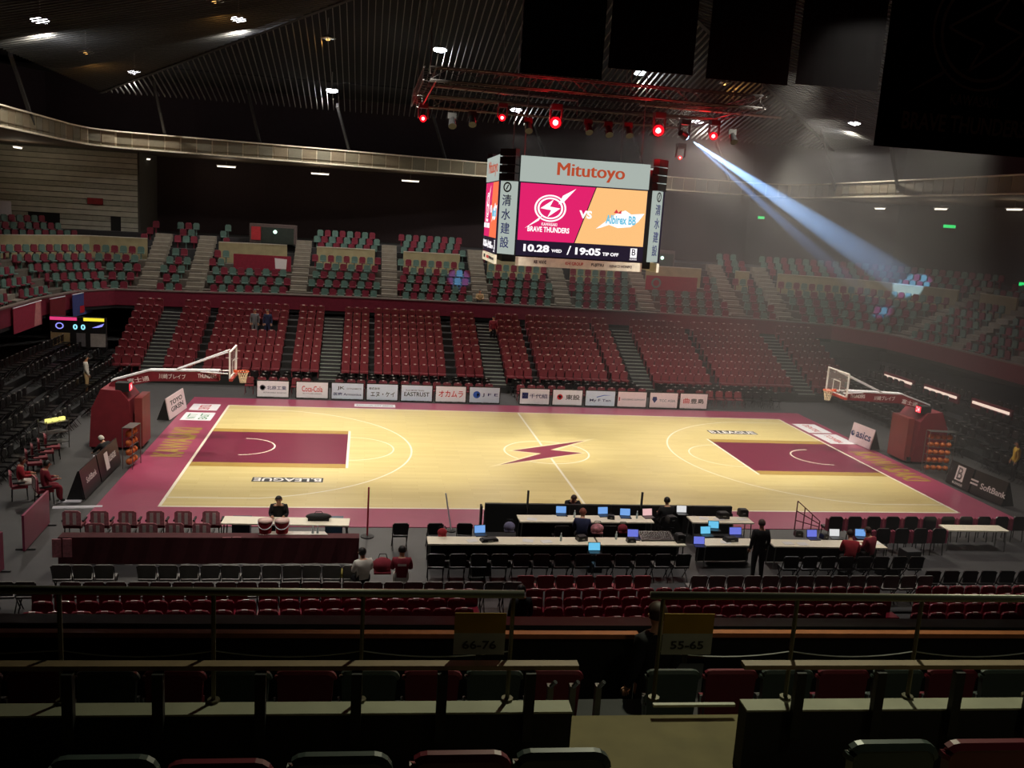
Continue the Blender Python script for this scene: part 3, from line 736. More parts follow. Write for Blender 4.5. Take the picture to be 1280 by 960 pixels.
# ================================================================== HANGING FLAGS, upper right
m_flag = mat('flag_maroon', (40, 8, 18), .9); m_flagb = mat('flag_black', (14, 13, 14), .9); m_flag_print = mat('flag_print', (190, 144, 138), .9, var=0)
def flag(name, cx, cz, y, wd, ht, m, lab, logo=False):
    t = thing(name, lab, 'flag', (cx, y, cz))
    mb = MB(); N = 10
    for i in range(N):
        a, b = -wd/2+wd*i/N, -wd/2+wd*(i+1)/N; ya, yb = .02*math.sin(i*1.3), .02*math.sin((i+1)*1.3)
        mb.add([(a, ya, -ht/2), (b, yb, -ht/2), (b, yb, ht/2), (a, ya, ht/2), (a, ya+.012, -ht/2), (b, yb+.012, -ht/2), (b, yb+.012, ht/2), (a, ya+.012, ht/2)],
               [(0, 1, 2, 3), (7, 6, 5, 4), (3, 2, 6, 7), (0, 4, 5, 1)])
    c = mb.build('cloth', m, t)
    MB().tube([(-wd/2-.1, 0, ht/2), (wd/2+.1, 0, ht/2)], .03, 6).build('top_bar', m_dark, t)
    zt = roofz(cx, y)-cz
    MB().tube([(-wd/2, 0, ht/2), (-wd/2, 0, zt)], .01, 4).tube([(wd/2, 0, ht/2), (wd/2, 0, zt)], .01, 4).build('hanging_wire', m_steel, t)
    if logo:
        s = wd/2.7; mb = MB(); lc = (.22*s, -.035, .55*s)
        for r0, r1 in ((.84, .88), (.7, .75)): mb.ring(lc, r0*s, r1*s, 0, 2*math.pi, 44, (1, 0, 0), (0, 0, 1))
        zz = [(-.62, -.0), (.36, .58), (.12, .16), (.62, .0), (-.2, -.6), (.0, -.2), (-.35, -.1)]
        for i in range(len(zz)):
            a, b = Vector((zz[i][0], zz[i][1]))*s, Vector((zz[(i+1) % len(zz)][0], zz[(i+1) % len(zz)][1]))*s
            nrm = Vector((-(b-a).y, (b-a).x)).normalized()*.02*s
            mb.poly([(lc[0]+q.x, -.036, lc[2]+q.y) for q in (a-nrm, b-nrm, b+nrm, a+nrm)][::-1])
        mb.poly([(lc[0]+x*s, -.036, lc[2]+z*s) for x, z in ((-1.2, -1.02), (-.62, -.7), (-.55, -.58))][::-1])
        mb.build('bolt_emblem', m_flag_print, c)
        text('KAWASAKI', (.2*s, -.024, -.47*s), (1, 0, 0), (0, 0, 1), .8*s, .16*s, m_flag_print, c, 'lettering', .01, .002)
        text('BRAVE THUNDERS', (.1*s, -.024, -.83*s), (1, 0, 0), (0, 0, 1), 2.1*s, .26*s, m_flag_print, c, 'lettering', .02, .002)
    return t
def flag_px(x0, x1, ybot, y, ratio, m, lab, logo=False):
    a, b = aty(x0, ybot, y), aty(x1, ybot+(x1-x0)*.07, y); wd = b.x-a.x; ht = wd*ratio
    flag('hanging_flag', (a.x+b.x)/2, (a.z+b.z)/2+ht/2, y, wd, ht, m, lab, logo)
flag_px(650, 752, 92, -8.6, 1.2, m_flagb, 'plain black hanging flag, the leftmost of the row')
flag_px(760, 866, 86, -8.5, 1.2, m_flag, 'plain dark maroon hanging flag right of the black one')
flag_px(882, 984, 99, -8.5, 1.2, m_flag, 'plain dark maroon hanging flag, third of the row')
flag_px(994, 1097, 106, -8.5, 1.2, m_flag, 'plain dark maroon hanging flag next to the emblem flag')
flag_px(1092, 1290, 183, -18.5, .92, m_flag, 'large maroon flag with the bolt emblem at the upper right', True)

# ================================================================== WHITE ADVERT BOARDS
def shape_on(parent, nm, pts, c, right, up, m, lift=.0):
    c, r, u = Vector(c), Vector(right), Vector(up); n = r.cross(u)
    mb = MB(); q = [c+r*x+u*y+n*lift for x, y in pts]; mb.add(q+[p-n*.004 for p in q], [tuple(range(len(q)))]+[(i+len(q), (i+1) % len(q)+len(q), (i+1) % len(q), i) for i in range(len(q))]); return mb.build(nm, m, parent)
def disc(r, n=20, a0=0): return [(r*math.cos(2*math.pi*i/n+a0), r*math.sin(2*math.pi*i/n+a0)) for i in range(n)]
def board(x0, x1, lab, items, m_face=m_white, y=9.58):
    w_ = x1-x0; t = thing('advert_board', lab, 'sign', ((x0+x1)/2, y, .02), 0, 'white adverts along the far sideline')
    MB().box((0, 0, .43), (w_-.06, .05, .82)).build('face_panel', m_face, t)
    f = MB(); f.box((0, .01, .86), (w_, .07, .04)).box((0, .01, .02), (w_, .07, .04))
    for s in (-1, 1): f.box((s*(w_/2-.02), .01, .43), (.04, .07, .84))
    f.build('frame', m_black, t)
    for s in (-1, 1): MB().tube([(s*w_*.35, .03, .8), (s*w_*.35, .42, 0)], .015, 4).build('prop_leg', m_black, t)
    k = w_/1.6
    for it in items:
        if it[0] == 't': _, b, cx, cz, tw, th, m = it; text(b, (cx*k, -.028, cz), (1, 0, 0), (0, 0, 1), tw*k, th, m, t, 'lettering', .012, .002)
        else: _, pts, cx, cz, m = it; shape_on(t, 'logo_shape', pts, (cx*k, -.03, cz), (1, 0, 0), (0, 0, 1), m)
m_pr_blue = mat('blue_print', (44, 92, 190), .6, var=0); m_pr_gr = mat('grey_print', (110, 116, 132), .6, var=0)
m_face_blue = mat('pale_blue_board', (206, 220, 238), .5, var=.03); m_face_pink = mat('pale_pink_board', (228, 208, 214), .5, var=.03)
def bpx(a, b): return aty(a, 497+(a-320)*.025, 9.58).x, aty(b, 497+(b-320)*.025, 9.58).x
ringp = disc(.13)
BOARDS = [
 (320, 362, 'white advert board with navy ring and four kanji, leftmost of the far row', [('s', disc(.14), -.5, .5, m_pr_gr), ('s', disc(.1), -.5, .5, m_white), ('t', '北原工業', .18, .5, .95, .2, m_print_navy), ('t', 'KITAHARA KOGYO', .1, .25, 1.1, .06, m_pr_gr)], m_white),
 (369, 411, 'white advert board with a red flowing script word', [('t', 'Coca-Cola', 0, .5, 1.0, .3, m_print_red), ('t', 'BOTTLERS JAPAN', 0, .25, .9, .06, m_pr_gr)], m_white),
 (413, 455, 'white advert board with two lines of dark print and a slanted mark', [('t', 'JK', -.32, .58, .36, .2, m_print_black), ('t', 'DYNAMICS', .32, .57, .7, .08, m_pr_gr), ('t', '医療 Armonics', 0, .28, 1.35, .16, m_print_navy)], m_face_blue),
 (457, 498, 'pale blue advert board with large katakana under a small line', [('t', '株式会社', -.4, .62, .55, .12, m_print_black), ('t', 'エヌ・ケイ', .02, .33, 1.2, .26, m_print_black)], m_face_blue),
 (500, 541, 'pale blue advert board with one bold dark capital word', [('t', 'PLUS MORE THAN', -.1, .58, .9, .08, m_pr_gr), ('t', 'EASTRUST', 0, .38, 1.25, .22, m_print_black)], m_face_blue),
 (543, 583, 'white advert board with thick red katakana', [('t', 'オカムラ', 0, .45, 1.25, .34, m_print_red)], m_white),
 (585, 625, 'white advert board with a blue globe and three spaced capitals', [('s', disc(.19), -.4, .45, m_pr_blue), ('s', [(.02, -.12), (.16, 0), (.02, .1)], -.4, .45, m_face_blue), ('t', 'J F E', .28, .44, .8, .2, m_print_navy)], m_face_blue),
 (648, 687, 'white advert board with a navy square mark and three kanji', [('s', [(-.16, -.16), (.16, -.16), (.16, .16), (-.16, .16)], -.5, .48, m_print_navy), ('s', [(-.1, -.03), (.12, -.03), (.12, .03), (-.1, .03)], -.5, .48, m_white), ('t', '千代組', .2, .47, .95, .24, m_print_navy)], m_white),
 (689, 728, 'white advert board with a red ring and two dark characters', [('s', disc(.15), -.4, .46, m_print_red), ('s', disc(.08), -.4, .46, m_white), ('t', '東設', .27, .46, .75, .28, m_print_black)], m_white),
 (730, 769, 'pale blue advert board with a curved stroke over short words', [('t', 'My F Ten', 0, .32, 1.1, .18, m_print_navy), ('s', [(-.1, 0), (.3, .12), (.7, .14), (.3, .16), (-.1, .05)], -.1, .48, m_pr_blue)], m_face_blue),
 (770, 808, 'pale pink advert board with one thin line of print and a red tick', [('t', 'HOUSING SUPPORT', .08, .43, 1.25, .09, m_pr_gr), ('s', [(-.03, -.1), (.03, -.1), (.03, .1), (-.03, .1)], -.68, .45, m_print_red)], m_face_pink),
 (810, 847, 'pale pink advert board with a purple shield mark and thin capitals', [('s', [(0, -.17), (.14, .02), (.1, .17), (-.1, .17), (-.14, .02)], -.5, .45, m_print_navy), ('t', 'TCC ASIA', .2, .42, .9, .13, m_pr_gr)], m_face_pink),
 (848, 884, 'pale pink advert board with red crest and two characters, rightmost of the far row', [('t', '曲', -.42, .45, .34, .3, m_print_red), ('t', '豊島', .2, .44, .75, .28, m_print_black)], m_face_pink)]
for a, b, lab, items, mf in BOARDS:
    x0, x1 = bpx(a, b); board(x0+.02, x1-.02, lab, items, mf)
# boards standing by the ends of the court: feet line from p to q
def end_board(name, p, q, h, lab, m_face, items, lean=.18, back=1):
    p, q = Vector((p[0], p[1], .02)), Vector((q[0], q[1], .02)); d = q-p; L = d.length; rz = math.atan2(d.y, d.x)
    c = (p+q)/2; t = thing(name, lab, 'sign', c, rz)
    mb = MB(); mb.box((0, 0, 0), (L, .05, h)); M = Matrix.Translation((0, lean*h/2, h/2+.01)) @ Matrix.Rotation(-lean, 4, 'X'); mb.v = [tuple(M @ Vector(v)) for v in mb.v]
    mb.build('face_panel', m_face, t)
    for e in (-L/2, L/2-.03): MB().prism([(0.03, 0), (lean*h+.03, h), (.55, 0)], 'x', e, e+.03).build('side_cheek', m_black, t)
    R3 = M.to_3x3()
    for it in items:
        if it[0] == 't': _, b, cx, cz, tw, th, m = it; text(b, M @ Vector((cx, -.03, cz-h/2)), (1, 0, 0), R3 @ Vector((0, 0, 1)), tw, th, m, t, 'lettering', .015, .002)
        else: _, pts, cx, cz, m = it; shape_on(t, 'logo_shape', pts, M @ Vector((cx, -.032, cz-h/2)), (1, 0, 0), R3 @ Vector((0, 0, 1)), m)
def eb(pxa, pxb, *k, **kw):
    a, b = atz(*pxa, 0), atz(*pxb, 0); end_board('end_board', a, b, *k, **kw)
# left end: they face +x, so feet line runs from near to far with local -y = +x -> from far to near is reversed
eb((212, 526), (233, 511), .95, 'white leaning advert board beside the left baseline', m_face_pink, [('t', 'TOYO\nGIKEN', 0, .5, 1.7, .5, m_print_black)])
eb((106, 626), (126, 605), .95, 'black leaning board nearest the camera at the left end', m_black_gloss, [('t', 'SoftBank', .1, .5, 1.1, .2, m_print_white)])
eb((127, 604), (151, 580), .95, 'black leaning board with white league mark at the left end', m_black_gloss, [('s', [(-.2, -.3), (.2, -.3), (.2, .3), (-.2, .3)], -.3, .5, m_print_white), ('t', 'B.LEAGUE', .35, .5, .8, .2, m_print_white)])
eb((1061, 552), (1087, 563), .95, 'white leaning board with navy sports word by the right baseline', m_face_pink, [('t', 'asics', .15, .5, 1.1, .34, m_print_navy), ('s', disc(.13), -.65, .45, m_print_navy), ('s', disc(.07), -.62, .48, m_face_pink)])
eb((1212, 617), (1252, 634), .95, 'black leaning board with white double bar nearest at the right end', m_black_gloss, [('t', 'SoftBank', .25, .42, 1.3, .24, m_print_white), ('s', [(-.2, 0), (.2, 0), (.2, .07), (-.2, .07)], -.75, .5, m_print_white), ('s', [(-.2, 0), (.2, 0), (.2, .07), (-.2, .07)], -.75, .36, m_print_white)])
eb((1182, 603), (1210, 616), .95, 'black leaning board with white badge at the right end', m_black_gloss, [('s', [(-.24, -.3), (.24, -.3), (.24, .3), (-.24, .3)], 0, .55, m_print_white), ('t', 'B', 0, .55, .3, .5, m_print_black), ('t', 'B.LEAGUE', 0, .12, .6, .09, m_print_white)])

# ================================================================== BASKET STANDS
def basket(s, lab, lab2):
    t = thing('basketball_stand', lab, 'basketball hoop', (0, 0, .02))
    W = lambda x, y, z: (s*x, y, z)
    m_pad = mat('maroon_padding', (120, 34, 46), .6, scale=3); m_rim = mat('orange_rim', (214, 88, 44), .4, var=.05); m_net = mat('net_white', (220, 206, 180), .8)
    mb = MB(); mb.box(W(17.05, 0, .14), (1.7, 1.5, .24)); mb.build('base_weight', m_black, t)
    mb = MB(); pr = [(16.35, .1), (17.95, .1), (17.85, 1.6), (17.5, 2.35), (16.8, 2.3), (16.5, 1.9)]
    mb.prism([(s*x, z) for x, z in pr], 'y', -.85, .85); mb.build('base_padding', m_pad, t)
    mb = MB(); mb.box(W(16.2, 0, 1.05), (.28, 1.3, 1.9)); mb.build('front_pad', mat('maroon_padding_worn', (134, 58, 58), .55, scale=2), t)
    # lower padded arm with print, upper stay, backboard
    mb = MB(); mb.prism([(s*x, z) for x, z in ((17.5, 2.15), (17.3, 2.5), (15.9, 2.95), (13.3, 3.02), (13.3, 2.66), (15.8, 2.58))], 'y', -.16, .16); arm = mb.build('padded_arm', m_pad, t)
    MB().prism([(s*x, z) for x, z in ((17.3, 2.52), (15.9, 2.97), (13.3, 3.04), (13.3, 3.09), (15.9, 3.03), (17.3, 2.58))], 'y', -.17, .17).build('arm_top_strip', m_white, arm)
    text('川崎ブレイブ', W(15.05, -.165, 2.79), (1, 0, 0), (0, 0, 1), 1.0, .2, m_print_white, arm, 'lettering', .01, .002)
    text('富士通', W(16.3, -.165, 2.62), (1, 0, -.2*s), (.2*s, 0, 1), .8, .2, m_print_white, arm, 'lettering', .01, .002)
    text('THUNDERS', W(13.75, -.165, 2.85), (1, 0, 0), (0, 0, 1), .7, .16, m_print_white, arm, 'lettering', .01, .002)
    for y in (-.35, .35):
        MB().tube([W(14.9, y*.4, 3.05), W(12.95, y, 3.85)], .035, 6).build('upper_stay', m_white, t)
        MB().tube([W(14.0, y*.4, 3.0), W(12.95, y, 3.0)], .03, 6).build('lower_stay', m_white, t)
    g = bpy.data.materials.get('clear_glass')
    if g is None:
        g = bpy.data.materials.new('clear_glass'); g.use_nodes = True; bs = g.node_tree.nodes['Principled BSDF']
        bs.inputs['Alpha'].default_value = .12; bs.inputs['Base Color'].default_value = (.7, .72, .72, 1); bs.inputs['Roughness'].default_value = .1
    bd_ = MB().box(W(12.8, 0, 3.425), (.03, 1.74, .99)).build('backboard_glass', g, t)
    f = MB()
    for z in (2.92, 3.93): f.box(W(12.8, 0, z), (.06, 1.82, .05))
    for y in (-.885, .885): f.box(W(12.8, y, 3.425), (.06, .05, 1.02))
    f.build('backboard_frame', m_print_white, t)
    f = MB()
    for z in (3.05, 3.5): f.box(W(12.775, 0, z), (.012, .61, .05))
    for y in (-.29, .29): f.box(W(12.775, y, 3.275), (.012, .05, .45))
    f.build('target_square', m_print_white, bd_)
    MB().box(W(12.76, 0, 2.86), (.12, 1.84, .1)).build('bottom_pad', mat('pad_orange_red', (168, 62, 52), .6), t)
    f = MB(); n = 20; f.tube([W(12.425+.225*math.cos(2*math.pi*i/n), .225*math.sin(2*math.pi*i/n), 3.05) for i in range(n+1)], .018, 6)
    f.box(W(12.72, 0, 3.05), (.12, .14, .1)); f.build('rim', m_rim, t)
    f = MB(); n = 12
    for i in range(n):
        for dr in (1, -1):
            a0, a1 = 2*math.pi*i/n, 2*math.pi*(i+dr)/n
            f.tube([W(12.425+.215*math.cos(a0), .215*math.sin(a0), 3.04), W(12.425+.15*math.cos(a1), .15*math.sin(a1), 2.82), W(12.425+.11*math.cos(a0), .11*math.sin(a0), 2.6)], .012, 4)
    f.build('net', m_net, t)
    # red shot clock fixed to the arm end of the padding
    q = MB().box(W(16.75, -.55, 2.42), (.5, .4, .34)).build('clock_case', m_black, t)
    MB().box(W(16.49, -.55, 2.42), (.02, .34, .26)).build('clock_glow', emit('clock_red', (255, 40, 60), 2.0), q)
    text('24', W(16.475, -.55, 2.42), (0, -s, 0), (0, 0, 1), .24, .2, emit('clock_digit', (255, 190, 190), 2), q, 'clock_digits', .01, .001)
basket(-1, 'padded maroon basketball stand with glass backboard at the left end of the court', '')
basket(1, 'padded maroon basketball stand with glass backboard at the right end of the court', '')
# ball racks: frame, shelves, balls (each ball its own thing)
m_ball = mat('basketball_orange', (196, 104, 48), .6, scale=12)
ball = MB().ball((0, 0, 0), .12, 10, 7); balld = ball.data('basketball', m_ball); balld.polygons.foreach_set('use_smooth', [True]*len(balld.polygons))
def rack(px, py, rz, cols, rows, lab, where):
    p = atz(px, py, 0); t = thing('ball_rack', lab, 'rack', (p.x, p.y, .02), rz); wd = cols*.26+.06; gap = .34; base = .14
    H = base+gap*rows
    for sx in (-1, 1):
        for sy in (-1, 1): MB().tube([(sx*wd/2, sy*.17, 0), (sx*wd/2, sy*.17, H)], .018, 5).build('upright', m_steel, t)
    for r in range(rows):
        z = base+gap*r; f = MB()
        for sy in (-1, 1): f.tube([(-wd/2, sy*.085, z), (wd/2, sy*.085, z)], .014, 4)
        f.build('shelf_rail', m_steel, t)
        for c in range(cols):
            q = Matrix.Rotation(rz, 4, 'Z') @ Vector((-wd/2+.16+.26*c, 0, z+.1))
            o = bpy.data.objects.new('basketball', balld); col.objects.link(o); o.location = (p.x+q.x, p.y+q.y, z+.12)
            tag(o, 'orange basketball %s along, %s shelf up of %s' % (nth(c+1), nth(r+1), where), 'ball', 'basketballs on the racks')
    MB().box((0, 0, H), (wd, .36, .02)).build('top_tray', m_steel, t)
rack(165, 583, math.radians(84), 3, 4, 'ball rack with orange basketballs by the left basket stand', 'the left rack')
rack(1169, 592, math.radians(-8), 4, 5, 'ball rack with rows of orange basketballs by the right basket stand', 'the right rack')

# ================================================================== LEFT CORNER SCOREBOARD AND WALL BANNERS
YB = 13.5
p0, p1 = aty(62, 396, YB), aty(132, 394, YB); pb = aty(64, 434, YB)
wd = p1.x-p0.x; cx = (p0.x+p1.x)/2; zt, zb = p0.z+.05, pb.z
t = thing('corner_scoreboard', 'small black scoreboard with lit bars and zeros in the left corner', 'scoreboard', (cx, YB, zb))
H = zt-zb
MB().box((0, .12, H/2), (wd, .2, H)).build('cabinet', m_black, t)
bars = ((-.5, -.02, emit('bar_pink', (220, 60, 120), 1.0), 'home_bar'), (.1, .47, emit('bar_yellow', (250, 226, 60), 1.1), 'visitor_bar'))
for a, b, m, nme in bars: MB().box(((a+b)/2*wd, .01, H*.93), ((b-a)*wd, .02, H*.1)).build(nme, m, t)
for dx in (-.05, .09): text('0', (dx*wd+.0, .0, H*.68), (1, 0, 0), (0, 0, 1), wd*.08, H*.17, emit('digit_cyan', (150, 230, 250), 1.2), t, 'score_digit', .03, .002)
MB().ring((-.33*wd, .0, H*.7), .12, .17, 0, 6.28, 18, (1.2, 0, 0), (0, 0, 1)).build('home_emblem', emit('emblem_violet', (150, 150, 255), 1.1), t)
shape_on(t, 'visitor_emblem', [(-.3, -.1), (0, .02), (.3, .14), (.2, -.02), (0, -.08)], (.36*wd, .0, H*.73), (1, 0, 0), (0, 0, 1), MATS['emblem_violet'])
for a, b, m, nme in ((-.49, -.15, mat('tan_panel', (190, 168, 120), .6), 'tan_panel'), (-.03, .13, mat('grey_panel', (120, 120, 124), .6), 'grey_panel'), (.22, .49, mat('pale_panel', (176, 172, 168), .6), 'pale_panel')):
    MB().box(((a+b)/2*wd, .0, H*.27), ((b-a)*wd, .04, H*.42)).build(nme, m, t)
for s in (-.4, .4): MB().box((s*wd, .15, -zb/2+.05), (.08, .08, zb)).build('support_leg', m_black, t)
# cloth banners hung on the left end of the balcony front
def banner(y0, y1, c, lab, extra=()):
    ym = (y0+y1)/2; x = -24.7+max(0, ym-14.5)*.14; t = thing('balcony_banner', lab, 'banner', (x, ym, 2.55), math.pi/2-(.13 if ym > 14.5 else 0))
    MB().box((0, 0, .6), (abs(y1-y0), .03, 1.25)).build('cloth', c, t)
    MB().tube([(-abs(y1-y0)/2, 0, 1.24), (abs(y1-y0)/2, 0, 1.24)], .03, 5).build('top_hem', m_white, t)
    for pts, m in extra: shape_on(t, 'printed_patch', pts, (0, -.02, .6), (1, 0, 0), (0, 0, 1), m)
yy = [atx(px, 388, -24.7).y for px in (16, 52, 58, 72, 78, 96, 114, 134)]
m_pinkp = mat('banner_pink', (206, 130, 130), .8); m_bluep = mat('banner_blue', (60, 70, 130), .8)
W0 = yy[1]-yy[0]
banner(yy[0], yy[1], mat('banner_red', (150, 30, 60), .8), 'red cloth banner with a pink edge at the left end of the balcony', [([(.2*W0, -.6), (.46*W0, -.6), (.46*W0, .6), (.28*W0, .6)], m_pinkp)])
banner(yy[2], yy[3], mat('banner_dark_red', (112, 16, 30), .8), 'plain dark red cloth banner left of the violet one')
banner(yy[4], yy[5], m_bluep, 'violet grey cloth banner with red patches on the left balcony', [([(-.4, -.5), (.2, -.5), (.2, -.1), (-.4, -.1)], m_print_red)])
banner(yy[6], yy[7], mat('banner_deep_blue', (36, 60, 150), .8), 'blue cloth banner with a pale figure, nearest the far corner', [([(-.1, -.6), (.3, -.5), (.35, .5), (.1, .6), (.0, .1)], m_pinkp)])
# maroon banners and exits among the upper seats
def upper_banner(px0, px1, py, y, lab, h=1.0):
    a, b = aty(px0, py, y), aty(px1, py+(px1-px0)*.045, y); w_ = b.x-a.x
    t = thing('seat_banner', lab, 'banner', ((a.x+b.x)/2, y, a.z-h))
    MB().box((0, 0, h/2), (w_, .05, h)).build('cloth', mat('banner_maroon', (142, 34, 56), .8), t); return t, w_, h
t, w_, h = upper_banner(292, 364, 317, 25.9, 'maroon cloth banner with white crest over the upper seats, left one')
shape_on(t, 'white_crest', [(-.35, -.35), (.35, -.35), (.4, .3), (-.4, .35)], (w_*.32, -.03, h*.5), (1, 0, 0), (0, 0, 1), m_print_white)
t, w_, h = upper_banner(808, 872, 344, 25.0, 'maroon cloth banner with round mark over the upper seats, right one')
MB().ring((-w_*.3, -.03, h*.5), .22, .36, 0, 6.28, 20, (1, 0, 0), (0, 0, 1)).build('round_mark', m_seat_g, t)
def gate(px0, px1, py0, py1, y, lab):
    a, b = aty(px0, py0, y), aty(px1, py1, y); w_, h = b.x-a.x, a.z-b.z
    t = thing('exit_gate', lab, 'exit', ((a.x+b.x)/2, y, b.z))
    MB().box((0, .5, h/2), (w_, 1.0, h)).build('portal', mat('portal_grey', (90, 76, 74), .8), t)
    MB().box((.1*w_, -.02, h*.42), (w_*.7, .04, h*.84)).build('opening', mat('portal_dark', (42, 50, 44), .9), t)
    q = MB().box((-w_*.36, -.04, h*.5), (w_*.2, .05, h*.7)).build('poster', mat('poster_red', (176, 40, 48), .7), t)
    MB().ball((.05*w_, -.12, h*.62), .13, 8, 6).build('light', emit('gate_light', (214, 255, 236), 2.0), t)
gate(312, 370, 279, 306, 29.2, 'dark exit gate with a red poster and small white light, left of centre')
gate(808, 842, 312, 338, 28.6, 'dark exit gate with a red poster beside the scoreboard')
m_exit = emit('exit_green', (40, 220, 110), 1.3)
for i, (px, py, y, wd_, lab) in enumerate(((173, 219, 33, .35, 'tiny green exit light under the left gallery'), (951, 272, 33.5, .6, 'small green exit light below the blue beam'), (1186, 283, 22, 1.0, 'wide green exit sign on the right dark wall'), (1277, 355, 14, .5, 'green exit light at the right edge'))):
    p = aty(px, py, y); t = thing('exit_sign', lab, 'sign', p); MB().box((0, 0, 0), (wd_, .12, .26)).build('case', m_black, t)
    MB().box((0, -.07, 0), (wd_*.92, .03, .2)).build('glow_face', m_exit, t)

# ================================================================== NEAR SIDE: BENCHES, TABLES, PRESS ROWS
def table(name, pxa, pxb, depth, lab, h=.72, m=m_table, skirt=None, grp=None):
    """level table whose near edge runs between two photo points"""
    a, b = atz(*pxa, h), atz(*pxb, h); L = (b-a).length; rz = math.atan2(b.y-a.y, b.x-a.x); c = (a+b)/2; n = Vector((-math.sin(rz), math.cos(rz), 0))
    t = thing(name, lab, 'table', (c.x+n.x*depth/2, c.y+n.y*depth/2, 0.0), rz, grp)
    MB().box((0, 0, h-.02), (L, depth, .04)).build('tabletop', m, t)
    for sx in (-1, 1):
        for sy in (-1, 1): MB().tube([(sx*(L/2-.08), sy*(depth/2-.06), h-.04), (sx*(L/2-.05), sy*(depth/2-.04), 0)], .018, 5).build('leg', m_steel, t)
    if skirt: MB().box((0, depth/2-.03 if skirt[1] else -depth/2+.0, h/2), (L-.02, .03, h-.06)).build('skirt', skirt[0], t)
    return t, (a+b)/2, L, rz
T = {}
table('bench_table', (276, 654), (436, 657), .62, 'long white table by the left benches with red coolers in front')
table('officials_table', (650, 652), (818, 653), .62, 'long white officials table behind the black sideline board', skirt=(m_black, True))
table('officials_table', (866, 653), (943, 654), .6, 'short white officials table covered with papers, right of the seated black figure')
table('press_table', (535, 680), (748, 681), .6, 'long white press table nearest the rail, left half', skirt=(m_black, True))
table('press_table', (750, 681), (858, 682), .6, 'crowded white press table with monitors, middle of the row', skirt=(m_black, True))
table('press_table', (880, 682), (948, 682), .6, 'press table with blue lit monitors, left of the standing man', skirt=(m_black, True))
table('press_table', (968, 683), (1110, 685), .6, 'white press table with laptops right of the standing man', skirt=(m_black, True))
table('bench_table', (1186, 663), (1262, 664), .55, 'pale empty table among the right bench chairs')
# maroon draped long table, left bench
a, b = atz(72, 672, .75), atz(449, 672, .75)
t = thing('draped_table', 'long table draped in dark maroon cloth behind the left bench', 'table', ((a.x+b.x)/2, a.y, 0)); L = b.x-a.x
MB().box((0, .2, .73), (L, .4, .04)).build('tabletop', m_maroon_dk, t)
mb = MB(); N = 40
for i in range(N):
    x0, x1 = -L/2+L*i/N, -L/2+L*(i+1)/N; o0, o1 = .02*math.sin(i*1.9), .02*math.sin((i+1)*1.9)
    mb.add([(x0, o0-.02, .03), (x1, o1-.02, .03), (x1, 0, .75), (x0, 0, .75), (x0, o0+.0, .03), (x1, o1+.0, .03), (x1, .02, .75), (x0, .02, .75)], [(0, 1, 2, 3), (7, 6, 5, 4), (0, 4, 5, 1), (3, 2, 6, 7)])
mb.build('front_drape', m_maroon_dk, t)
for s in (-1, 1):
    for y in (.05, .36): MB().tube([(s*(L/2-.1), y, .71), (s*(L/2-.1), y, 0)], .02, 5).build('leg', m_steel, t)
# black sideline board whose back faces us
a, b = atz(606, 629, .92), atz(915, 633, .92); L = b.x-a.x
t = thing('sideline_board', 'long black back of the led board along the near sideline', 'sign', ((a.x+b.x)/2, (a.y+b.y)/2, 0), math.atan2(b.y-a.y, b.x-a.x))
n = 6
for i in range(n): MB().box((-L/2+L*(i+.5)/n, 0, .47), (L/n-.02, .12, .9)).build('board_unit', m_black, t)
for i in range(n+1): MB().prism([(-.07, .02), (-.34, .02), (-.07, .7)], 'x', -L/2+L*i/n-.02, -L/2+L*i/n+.02).build('rear_brace', m_black, t)
for sx in (0.165, .62): MB().box((-L/2+L*sx, -.08, 1.1), (.06, .06, .55)).build('corner_post', m_dark, t)
a2 = atz(603, 665, .0)
t = thing('side_panel', 'black side panel closing the left end of the officials area', 'panel', (a.x-.12, (a.y+a2.y)/2-.1, 0))
MB().box((0, 0, .45), (.06, abs(a.y-a2.y)-.3, .9)).build('panel_face', m_black, t); MB().box((0, 0, .03), (.3, .8, .04)).build('foot', m_black, t)

# ---- chairs of the near side
def folding_chair(m_back, m_fr, lab, grp, name='folding_chair'):
    t = thing(name, lab, 'chair', (0, 0, 0), 0, grp)
    MB().prism([(-.2, .5), (.2, .5), (.225, .8), (.19, .85), (-.19, .85), (-.225, .8)], 'y', -.24, -.2).build('backrest', m_back, t)
    MB().box((0, 0, .44), (.42, .4, .05)).build('seat', m_back, t)
    for s in (-1, 1):
        MB().tube([(s*.225, -.25, .82), (s*.215, -.1, .42), (s*.215, .2, 0)], .014, 5).build('leg', m_fr, t)
        MB().tube([(s*.2, .18, .42), (s*.2, -.2, 0)], .014, 5).build('leg', m_fr, t)
    return t
m_cb = mat('grey_vinyl', (124, 124, 120), .5); m_cbm = mat('maroon_vinyl', (150, 66, 74), .55)
protos = {}
def near_chair(x, y, rz, kind, lab, grp, z=0.0):
    if kind not in protos: protos[kind] = folding_chair(*{'grey': (m_cb, m_black), 'maroon': (m_cbm, m_black), 'black': (m_black_gloss, m_black)}[kind], lab, grp); r = protos[kind]; r.location = (x, y, z); r.rotation_euler = (0, 0, rz); return r
    return dup(protos[kind], (x, y, z), rz, lab, grp)
def chair_row(px0, px1, py, zref, kind, what, grp, step=.5, skip=()):
    a, b = atz(px0, py, zref), atz(px1, py, zref); n = int(round((b.x-a.x)/step)); 
    for i in range(n+1):
        if i in skip: continue
        x = a.x+(b.x-a.x)*i/max(1, n); y = a.y+(b.y-a.y)*i/max(1, n)
        near_chair(x, y, random.uniform(-.05, .05), kind, '%s folding chair, %s from the left in %s' % ('dark grey' if kind == 'grey' else kind, nth(i+1), what), grp)
G = 'folding chairs behind the press tables'
chair_row(80, 440, 711, .66, 'grey', 'first row behind the draped table', G, skip=(3,))
